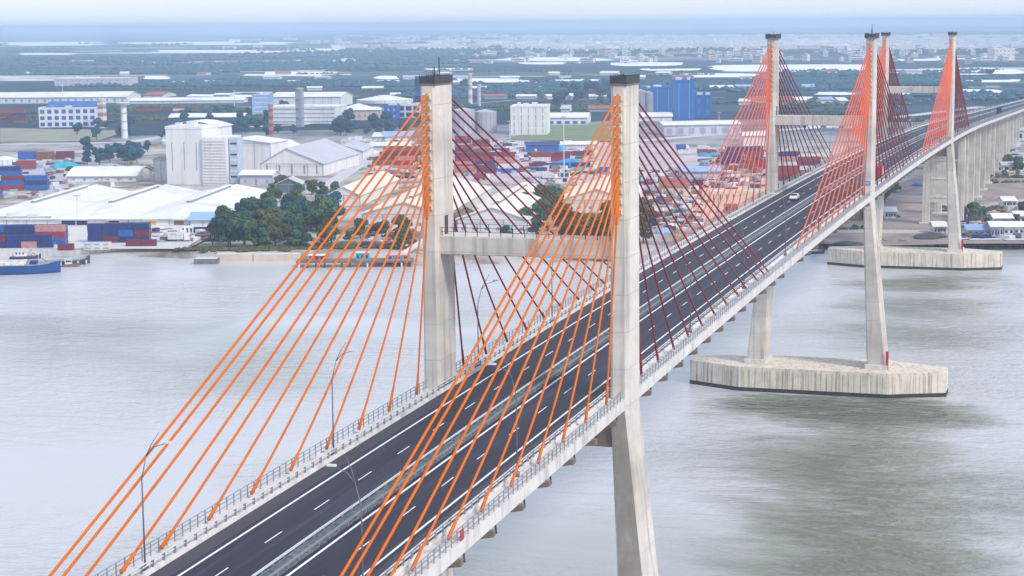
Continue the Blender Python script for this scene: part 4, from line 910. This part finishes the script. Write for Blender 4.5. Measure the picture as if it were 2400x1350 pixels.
grove(((380, 262), (700, 322)), 26, 'C', 1.1, 'hazy blue tree between the tower and the white plant', 'hazy trees by the white plant', 10)
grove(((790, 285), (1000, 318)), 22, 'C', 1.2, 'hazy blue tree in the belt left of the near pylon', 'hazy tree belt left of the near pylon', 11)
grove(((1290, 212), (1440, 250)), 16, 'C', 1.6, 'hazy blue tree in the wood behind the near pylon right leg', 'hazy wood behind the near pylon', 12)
grove(((2060, 440), (2120, 480)), 6, 'BA', .8, 'small tree with loose crown under the deck near the first viaduct pier', 'small trees by the first viaduct pier', 13)
grove(((2290, 385), (2400, 430)), 5, 'A', .8, 'dark green tree on the earth slope right of the viaduct', 'trees on the slope right of the viaduct', 14)
grove(((2240, 505), (2400, 530)), 7, 'A', .7, 'low dark tree behind the riverside houses at the right', 'low trees behind the right riverside houses', 15)
# woods and hedgerows too far and too dense to count
def clump(b, k, P, r):
    n6 = 7; bb = len(b.v)
    for j, (zz, rr) in enumerate(((0, .8), (.3, 1.0), (.62, .62), (.8, .08))):
        for q in range(n6):
            a = 2 * math.pi * q / n6 + j * .4; e = rr * r * random.uniform(.7, 1.25); b.v.append((P.x + e * math.cos(a), P.y + e * math.sin(a), GZ + r * zz * random.uniform(.8, 1.15)))
    for j in range(3):
        for q in range(n6): b.f.append((bb + j * n6 + q, bb + j * n6 + (q + 1) % n6, bb + (j + 1) * n6 + (q + 1) % n6, bb + (j + 1) * n6 + q)); b.m.append(k)
def woodland(quads, m, label, seed):
    random.seed(seed); b = MB(); k = b.mi(m)
    for (u0, u1, v0, v1, n_, r0) in quads:
        i = 0
        while i < n_:
            v_ = random.uniform(v0, v1); ln = random.randint(5, 22); P_ = spot(random.uniform(u0, u1), v_); st = Vector((RT.x, RT.y, 0)).normalized() * r0 * random.uniform(1.1, 1.6) + Vector((FW.x, FW.y, 0)) * random.uniform(-.4, .4) * r0; uu = P_.copy()
            for j_ in range(ln):
                clump(b, k, P_ + st * (j_ - ln / 2) + Vector((random.uniform(-.5, .5) * r0, random.uniform(-.5, .5) * r0, 0)), r0 * random.uniform(.5, 1.2)); i += 1
    tag(b.build('woodland', fix=False), label, 'woodland', kind='stuff')
woodland([(0, 120, 164, 178, 240, 9), (320, 470, 166, 174, 240, 9), (300, 600, 192, 204, 240, 7), (600, 1000, 196, 204, 260, 8), (1260, 1460, 196, 216, 320, 8), (1050, 1250, 208, 232, 200, 6), (1900, 2010, 170, 196, 240, 8), (560, 800, 156, 166, 200, 11), (1700, 2000, 200, 214, 200, 7), (2080, 2240, 168, 205, 200, 7), (2260, 2320, 224, 236, 60, 8), (830, 1100, 118, 140, 380, 11), (0, 400, 134, 155, 300, 9), (400, 1000, 128, 152, 380, 9)], leafC, 'far haze-tinted blue-green woods and hedgerows across the hazy plain', 77)
woodland([(0, 2400, 150, 215, 700, 4), (0, 2400, 100, 128, 500, 11), (230, 360, 395, 404, 26, 3.5), (620, 800, 270, 285, 60, 5), (1000, 1600, 236, 262, 120, 5), (1820, 2080, 228, 290, 160, 5)], leafA, 'scattered far bushes and treelines over the plain', 78)
woodland([(0, 600, 250, 292, 200, 4), (2230, 2400, 480, 520, 60, 1.6), (1960, 2060, 500, 545, 40, 1.5), (2280, 2400, 400, 430, 40, 2.2), (640, 990, 575, 586, 90, 1.8), (505, 640, 584, 589, 60, 1.6)], leafB, 'low scrub along the river bank and on the earth slope', 79)
# ---------------------------------------------------------------- right bank under the bridge
earth = mat('bare_earth', (.29, .235, .215), .95, vary=.35, scale=.08, bump=.4, bscale=.6)
sheet('earth_bank', [spot(u, v) for u, v in ((1905, 570), (2068, 576), (2280, 571), (2460, 571), (2500, 380), (2230, 390), (2070, 440), (1960, 500))], earth, .03)
sheet('dirt_track', [spot(u, v) for u, v in ((1960, 546), (2400, 548), (2400, 540), (1960, 538))], mat('pale_track', (.50, .42, .36), .95, vary=.2), .05)
sheet('dirt_track', [spot(u, v) for u, v in ((2240, 500), (2420, 470), (2420, 462), (2240, 490))], mat('pale_track', (.50, .42, .36)), .05)
rock = mat('dark_rock', (.07, .07, .075), .95, vary=.4, scale=.5, bump=.6)
heap(2180, 556, 44, rock, 'long dark rocky mound on the bank between the pylon legs', name='rock_mound', hgt=.22); heap(1990, 572, 30, rock, 'low dark rock pile at the waterline left of the middle pylon leg', name='rock_mound', hgt=.2)
heap(2100, 562, 36, earth, 'earth mound at the waterline between the pylon legs', name='earth_mound', hgt=.2); heap(2292, 524, 20, rock, 'round dark stockpile behind the riverside houses', name='stockpile', hgt=1.1); heap(2325, 522, 16, earth, 'round tan stockpile right of the dark one', name='stockpile', hgt=1.0)
for i, (l, r, v, h_, rf, lb) in enumerate(((2268, 2322, 556, 546, skyb, 'long pale riverside house with a light blue roof at the right bank'), (2324, 2350, 558, 534, whiteroof, 'tall white riverside house with dark window slits'), (2352, 2400, 557, 535, whiteroof, 'white shuttered riverside house at the right edge'), (2330, 2372, 528, 518, creamroof, 'cream-roofed house behind the riverside houses'), (2380, 2430, 524, 510, whiteroof, 'white house cut by the right edge behind the riverside row'),
        (2340, 2400, 300, 286, whiteroof, 'pale building beyond the viaduct at the far right'), (2385, 2440, 330, 312, lilroof, 'grey-roofed building beyond the viaduct at the far right edge'), (2240, 2275, 512, 503, tilered, 'small rust-roofed hut left of the round dark stockpile'), (2352, 2380, 486, 478, whiteroof, 'small white-roofed hut on the slope above the riverside houses'), (2075, 2100, 512, 503, lilroof, 'small grey hut beneath the deck left of the first viaduct pier'), (2190, 2216, 548, 540, creamroof, 'low cream-roofed hut between the first viaduct pier and the far pylon'), (2350, 2420, 402, 392, lilroof, 'long dark low shed right of the viaduct'), (2130, 2165, 324, 306, whiteroof, 'small white house seen between middle and far pylons'))):
    shed(l, r, v, h_, 9, 0, lb, [conc_w, lilac, white][i % 3], rf, rise=1.5, axis='w', wins=[(4, .3, .7, .5, glass_d)], name='house', cat='house')
# ---------------------------------------------------------------- boats and river works
def hull(t, L_, B_, h_, m, deck_m, rake=5):
    b = MB(); rg = []
    for i in range(13):
        x = -L_ / 2 + L_ * i / 12; f = min(1, ((L_ / 2 - x) / (rake * 1.6)) ** .55) if x > L_ / 2 - rake * 1.6 else (1 if i else .86); f = max(.06, f); zz = h_ + (1.3 * max(0, (x - L_ * .3) / (L_ * .2)) ** 2)
        rg.append([(x, -B_ / 2 * f * .8, -1.2), (x, -B_ / 2 * f, .6), (x, -B_ / 2 * f, zz), (x, B_ / 2 * f, zz), (x, B_ / 2 * f, .6), (x, B_ / 2 * f * .8, -1.2)])
    b.loft(rg, m, caps=True); hl = b.build('hull', t)
    b = MB(); b.loft([[(r_[2][0], r_[2][1] * .94, r_[2][2] + .02), (r_[3][0], r_[3][1] * .94, r_[3][2] + .02), (r_[3][0], r_[3][1] * .94, r_[3][2] + .25), (r_[2][0], r_[2][1] * .94, r_[2][2] + .25)] for r_ in rg[1:-1]], deck_m, caps=True); b.build('deck', t)
    return hl
def onwater(u, v): return spot(u, v, 0)
P = onwater(2, 641); t = tag(empty('cargo_barge', P, YAW - math.pi / 2 + .10), 'blue-hulled barge heaped with pale cargo at the left edge of the river', 'barge')
hull(t, 44, 10, 3.2, mat('ship_blue', (.008, .055, .22), .4, vary=.2, scale=.3), steel_g, 7)
b = MB(); random.seed(4)
for i in range(420):
    x = random.uniform(-19, 9); y = random.uniform(-3.6, 3.6); q = random.uniform(.35, .8); z = 3.4 + random.uniform(0, 1.5) * (1 - (y / 4.2) ** 2)
    b.box((x - q, y - q * .7, 3.3), (x + q, y + q * .7, z + .2), [conc_w, creamroof, whiteroof][i % 3])
o = b.build('cargo_sacks', fix=False); o.location = P; o.rotation_euler = t.rotation_euler; tag(o, 'pale heap of sacks and rubble loaded on the blue barge', 'cargo', kind='stuff')
b = MB(); b.tube([(9, 0, 2.8), (12, 0, 7.5), (17, 0, 4.2)], .14, steel_d, 6); b.tube([(14, 0, 3), (14, 0, 8)], .12, steel_w, 6); b.box((11, -2.2, 2.85), (13.5, 2.2, 4.6), navy); b.build('bow_gear', t, fix=False)
P = onwater(148, 622); t = tag(empty('work_barge', P, YAW - math.pi / 2 + .62), 'dark flat barge with white fenders moored beyond the blue barge bow', 'barge')
hull(t, 22, 6.5, 1.9, steel_d, steel_g, 4)
for k in range(6): b = MB(); b.tube([(-9 + 3.4 * k, -3.45, .4), (-9 + 3.4 * k, -3.45, 1.7)], .32, steel_w, 8); b.build('fender', t, fix=False)
def boat(u, v, L_, B_, rz, m, label, cab=white, name='small_boat'):
    P = onwater(u, v); t = tag(empty(name, P, YAW - math.pi / 2 + rz), label, 'boat'); hull(t, L_, B_, .8, m, brown, 2.5)
    b = MB(); b.box((-L_ * .35, -B_ * .32, 1.06), (L_ * .05, B_ * .32, 2.9), cab); b.box((-L_ * .4, -B_ * .4, 2.91), (L_ * .1, B_ * .4, 3.05), steel_w); b.build('cabin', t)
    b = MB(); 
    for k in range(3): b.box((-L_ * .3 + k * L_ * .11, -B_ * .33, 1.8), (-L_ * .3 + k * L_ * .11 + .6, -B_ * .322, 2.5), glass_d)
    b.build('cabin_window', t, fix=False); return t
boat(167, 625, 6.5, 2.2, .1, brown, 'small white-decked boat drifting off the quay corner')
boat(1165, 606, 9, 3, 0, redp, 'small red and white boat below the near crossbeam, left of centre'); boat(1275, 608, 12, 3.4, .05, redp, 'longer red boat moored below the near crossbeam'); boat(1215, 606, 7, 2.6, -.1, steel_d, 'dark little boat between the two red boats'); boat(1418, 612, 8, 3, 0, steel_d, 'dark boat beside the right leg of the near pylon')
boat(2330, 577, 26, 5, 0, steel_d, 'long dark cargo boat moored before the riverside houses at right', name='cargo_boat'); boat(2395, 578, 18, 4.5, 0, navy, 'dark blue boat at the right edge of the river', name='cargo_boat'); boat(2270, 576, 14, 4, 0, steel_d, 'dark low boat moored left of the riverside houses at right', cab=brown, name='cargo_boat'); boat(1912, 594, 7, 3, 0, steel_d, 'small dark boat left of the middle pylon leg')
P = onwater(485, 617); b = MB(); b.box((-4.5, -3, -.8), (4.5, 3, 2.0), mat('float_grey', (.16, .16, .17), .8, vary=.3)); b.box((-4.2, -2.7, 2.01), (4.2, 2.7, 2.15), conc_w); o = b.build('floating_pontoon', fix=False); o.location = P; o.rotation_euler = (0, 0, YAW - math.pi / 2); tag(o, 'small dark square pontoon at the left end of the pale wall', 'pontoon')
for i, (l, r) in enumerate(((506, 592), (594, 700))):
    A = onwater(l, 612); B = onwater(r, 612); d = (B - A).normalized(); n_ = Vector((-d.y, d.x, 0)); n_ = n_ if n_.x > 0 else -n_
    b = MB(); pts = [A, B, B + n_ * 5, A + n_ * 5]; b.prism([(p.x, p.y) for p in pts], -1, 2.7, beige, conc_w)
    o = b.build('moored_hopper', fix=False); tag(o, '%s of the two long pale floating boxes moored in front of the grove' % ['left one', 'right one'][i], 'pontoon')
A = spot(505, 590); 
b = MB(); q0 = spot(505, 589, 2.6); q1 = spot(985, 589, 2.6); d = (q1 - q0).normalized(); n_ = Vector((-d.y, d.x, 0)); n_ = n_ if n_.x < 0 else -n_
b.prism([(p.x, p.y) for p in (q0, q0 + n_ * 2.2, q1 + n_ * 2.2, q1)], -1, 2.2, conc_d); tag(b.build('embankment_wall'), 'dark embankment wall along the foot of the riverside grove', 'wall')
# gangway
P0 = spot(438, 590, .4) + Vector((-3, 0, 0)); P1 = spot(498, 553, 7.5); b = MB(); d = P1 - P0; n_ = d.cross(Vector((0, 0, 1))).normalized()
for sgn in (-1, 1): b.tube([P0 + n_ * sgn, P1 + n_ * sgn], .22, steel_d, 6); b.tube([P0 + n_ * sgn + Vector((0, 0, 1.3)), P1 + n_ * sgn + Vector((0, 0, 1.3))], .12, redp, 6)
for k in range(16):
    q = P0 + d * (k / 15); b.tube([q - n_, q + n_], .14, steel_g, 5)
    for sgn in (-1, 1): b.tube([q + n_ * sgn, q + n_ * sgn + Vector((0, 0, 1.3))], .08, steel_g, 5)
b.tube([P1, Vector((P1.x, P1.y, GZ))], .3, steel_d, 6)
tag(b.build('gangway', fix=False), 'dark sloping loading conveyor at the right end of the quay', 'conveyor')
# blue awning and cabins on the quay
t = shed(446, 505, 532, 524, 8, 0, 'light blue awning at the right end of the riverside warehouse', steel_w, skyb, rise=2.6, axis='w', ridge=.9, name='awning', cat='awning')
block(456, 505, 548, 538, 4, 0, 'low dark blue cabin with white top at the foot of the blue awning', navy, steel_w, floors=1, cols=3, wf=.5, hf=.3, name='cabin', cat='cabin', top=False)
block(425, 453, 548, 529, 5, 0, 'small white gatehouse with dark openings beside the blue cabin', white, floors=1, cols=3, wf=.4, hf=.6, name='gatehouse', cat='building', top=False)
block(196, 258, 586, 566, 3, 0, 'pale open-fronted truck shelter standing on the quay edge', conc_w, skyb, floors=2, cols=3, wf=.6, hf=.3, winm=greyb, name='shelter', cat='shelter', top=False)
# jetty platform below the near cables
A = onwater(694, 628); Bq = onwater(966, 628); L_ = (Bq - A).length; s = scale_at(A); t = tag(empty('jetty', A, YAW - math.pi / 2), 'dark timber jetty on piles below the cables left of the near pylon', 'jetty')
b = MB(); b.box((0, 0, 1.7), (L_, 9, 2.4), brown, conc_d); b.build('platform', t)
for k in range(14): b = MB(); b.tube([(1 + (L_ - 2) * k / 13, .4, -1), (1 + (L_ - 2) * k / 13, .4, 1.7)], .35, steel_d if k % 4 else steel_w, 8); b.build('pile', t, fix=False)
b = MB(); 
for k in range(20): b.box((L_ * k / 20, .05, 2.41), (L_ * k / 20 + .12, .17, 3.4), redp)
b.box((0, .06, 3.41), (L_, .16, 3.5), redp); b.build('railing', t, fix=False)
def placed(name, label, cat, u, v, z, fn):
    P = spot(u, v, z); t = tag(empty(name, P, YAW - math.pi / 2), label, cat); fn(t); return t
def cabin_fn(w_, d_, h_, m, rf):
    def f(t):
        b = MB(); b.box((0, 0, 0), (w_, d_, h_), m); b.build('wall', t); b = MB(); b.box((-.3, -.4, h_ + .01), (w_ + .3, d_ + .3, h_ + .3), rf); b.build('roof', t)
        for k in range(3): b = MB(); b.box((w_ * (k + .25) / 3, -.07, h_ * .35), (w_ * (k + .7) / 3, -.01, h_ * .75), glass_d); b.build('window', t)
    return f
placed('cabin', 'small teal-white cabin on the dark jetty', 'cabin', 834, 612, 2.41, cabin_fn(5, 3, 3, tealm, steel_w))
placed('cabin', 'low rusty cabin at the left end of the dark jetty', 'cabin', 724, 613, 2.41, cabin_fn(6, 3, 2.2, tilered, creamroof))
placed('cabin', 'flat pink-roofed cabin at the right end of the dark jetty', 'cabin', 905, 611, 2.41, cabin_fn(9, 3, 2.0, greyb, mat('pink_roof', (.62, .42, .42), .7)))
def conveyor(u0, v0, z0, u1, v1, z1, label):
    P0 = spot(u0, v0, z0); P1 = spot(u1, v1, z1); b = MB(); d = P1 - P0; n_ = d.cross(Vector((0, 0, 1))).normalized() * 1.2; up = Vector((0, 0, .6))
    b.hexa([P0 - n_, P0 + n_, P1 + n_, P1 - n_, P0 - n_ + up, P0 + n_ + up, P1 + n_ + up, P1 - n_ + up], conc_w)
    for k in (.35, .7, 1.0): q = P0 + d * k; b.tube([q, Vector((q.x, q.y, 0))], .25, redp, 6)
    tag(b.build('loading_ramp', fix=False), label, 'ramp')
conveyor(930, 606, 3, 1000, 560, 7, 'pale sloping loading ramp rising from the jetty beside the near pylon'); conveyor(880, 560, 3, 945, 520, 9, 'pale ramp seen through the cables below the cream-roofed warehouse')
block(872, 946, 560, 545, 8, 4, 'long pink-roofed open shed among the bushes under the near cables', conc_d, mat('pink_roof', (.62, .42, .42), .7), floors=1, cols=5, wf=.6, hf=.5, name='shed', cat='shed', top=False)
block(1000, 1060, 590, 576, 6, 4, 'low pale store at the waterside directly behind the near pylon left leg', conc_w, floors=1, cols=3, wf=.4, hf=.5, name='store_building', top=False)
# light masts in the yards
def mast(u, yb, yt, label):
    A = spot(u, yb); h = top_h(A, yt); t = tag(empty('light_mast', A), label, 'light mast'); b = MB(); b.tube([(0, 0, 0), (0, 0, h)], [.35, .18], steel_w, 8); b.build('pole', t)
    b = MB(); b.cyl((0, 0), 1.3, h - .3, h - .1, steel_g, 12)
    for k in range(6): a = k * math.pi / 3; b.box((1.3 * math.cos(a) - .25, 1.3 * math.sin(a) - .25, h - .6), (1.3 * math.cos(a) + .25, 1.3 * math.sin(a) + .25, h - .1), steel_w)
    b.build('lamp_ring', t)
for u, yb, yt, lb in ((1322, 425, 268, 'tall white light mast in the central yard'), (183, 527, 440, 'thin light mast standing at the front of the riverside warehouse'), (1195, 330, 278, 'dark light mast left of the white box-shaped plant'), (550, 258, 200, 'thin grey mast behind the long low white hall'), (148, 245, 178, 'grey mast before the very long white factory hall'), (2298, 512, 470, 'short light mast on the right bank'), (1685, 300, 262, 'light mast beside the bright blue buildings')): mast(u, yb, yt, lb)
# lorries and vans standing about
random.seed(33)
for i, (u, v, c, lb) in enumerate(((1420, 405, 'blue', 'blue lorry parked at the right side of the central yard'), (1290, 420, 'white', 'white lorry on the pale road below the central yard'), (1130, 420, 'red', 'red lorry on the pale road behind the near pylon'), (420, 565, 'white', 'white lorry on the quay right of the stacks'), (250, 440, 'grey', 'grey lorry beside the left yard'), (1600, 350, 'blue', 'blue lorry in front of the long pale hall'), (1650, 352, 'white', 'white lorry right of the blue lorry before the pale hall'), (1720, 455, 'red', 'red lorry on the sandy yard'), (2380, 500, 'white', 'white lorry on the right bank slope'))):
    P = spot(u, v, GZ + .5); truck((P.x, P.y, P.z - .45), YAW - math.pi / 2 + (.1 * (i % 3)), CM[c], white, lb, 9)

# broken rock along the waterline, and loose scrap about the yards
random.seed(61); b = MB(); k = b.mi(rock)
rk = [rock, mat('brown_rock', (.20, .15, .12), .95, vary=.4, scale=.5), mat('grey_rock', (.24, .23, .23), .95, vary=.3, scale=.5)]
for (u0, u1, v0, v1, n_) in ((1880, 2066, 574, 579, 150), (2066, 2400, 573, 578, 260), (640, 690, 600, 603, 30), (985, 1440, 592, 600, 170), (1900, 2400, 560, 572, 120)):
    for i in range(n_):
        P = spot(random.uniform(u0, u1), random.uniform(v0, v1), .6); q = random.uniform(.5, 1.9); m_ = random.choice(rk)
        pts = [(P.x + q * sx * random.uniform(.5, 1.1), P.y + q * sy * random.uniform(.5, 1.1), P.z - .8 + (q * random.uniform(.9, 1.6) if t else 0)) for t in (0, 1) for sx, sy in ((-1, -1), (1, -1), (1, 1), (-1, 1))]
        b.hexa(pts, m_)
tag(b.build('rock_riprap', fix=False), 'broken dark and brown rocks piled along the far waterline', 'rocks', kind='stuff')
random.seed(62); b = MB(); cs = [CM['maroon'], CM['navy'], CM['grey'], CM['rust'], CM['white'], lilac, greyb, greyb, beige, tilered, white, steel_d, steel_d, conc_w, conc_d]
for (u0, u1, v0, v1, n_) in ((1495, 1640, 400, 540, 300), (1640, 1800, 350, 440, 220), (870, 1000, 330, 420, 160), (1066, 1400, 330, 412, 200), (0, 210, 372, 470, 120), (860, 960, 540, 585, 60), (1240, 1430, 400, 470, 90), (2240, 2400, 500, 560, 120), (2340, 2400, 290, 420, 70), (360, 505, 536, 570, 40)):
    for i in range(n_):
        P = spot(random.uniform(u0, u1), random.uniform(v0, v1)); w_, l_, h_ = random.uniform(.6, 2.6), random.uniform(.8, 3.5), random.uniform(.4, 2.2); a_ = random.uniform(0, 3.14); ca, sa = math.cos(a_), math.sin(a_)
        b.prism([(P.x + x * ca - y * sa, P.y + x * sa + y * ca) for x, y in ((-l_, -w_), (l_, -w_), (l_, w_), (-l_, w_))], GZ, GZ + h_, random.choice(cs))
tag(b.build('yard_scrap', fix=False), 'dense clutter of crates, scrap and building material scattered over the yards', 'scrap', kind='stuff')

# mooring clutter by the central waterfront
boat(1010, 609, 10, 3.2, .05, redp, 'red-hulled boat between the jetty and the near pylon left leg'); boat(1340, 611, 14, 3.6, 0, brown, 'brown cargo boat moored below the crossbeam near the right leg', name='cargo_boat'); boat(60, 606, 12, 3.4, .1, navy, 'dark blue boat moored against the quay behind the blue barge', name='cargo_boat')
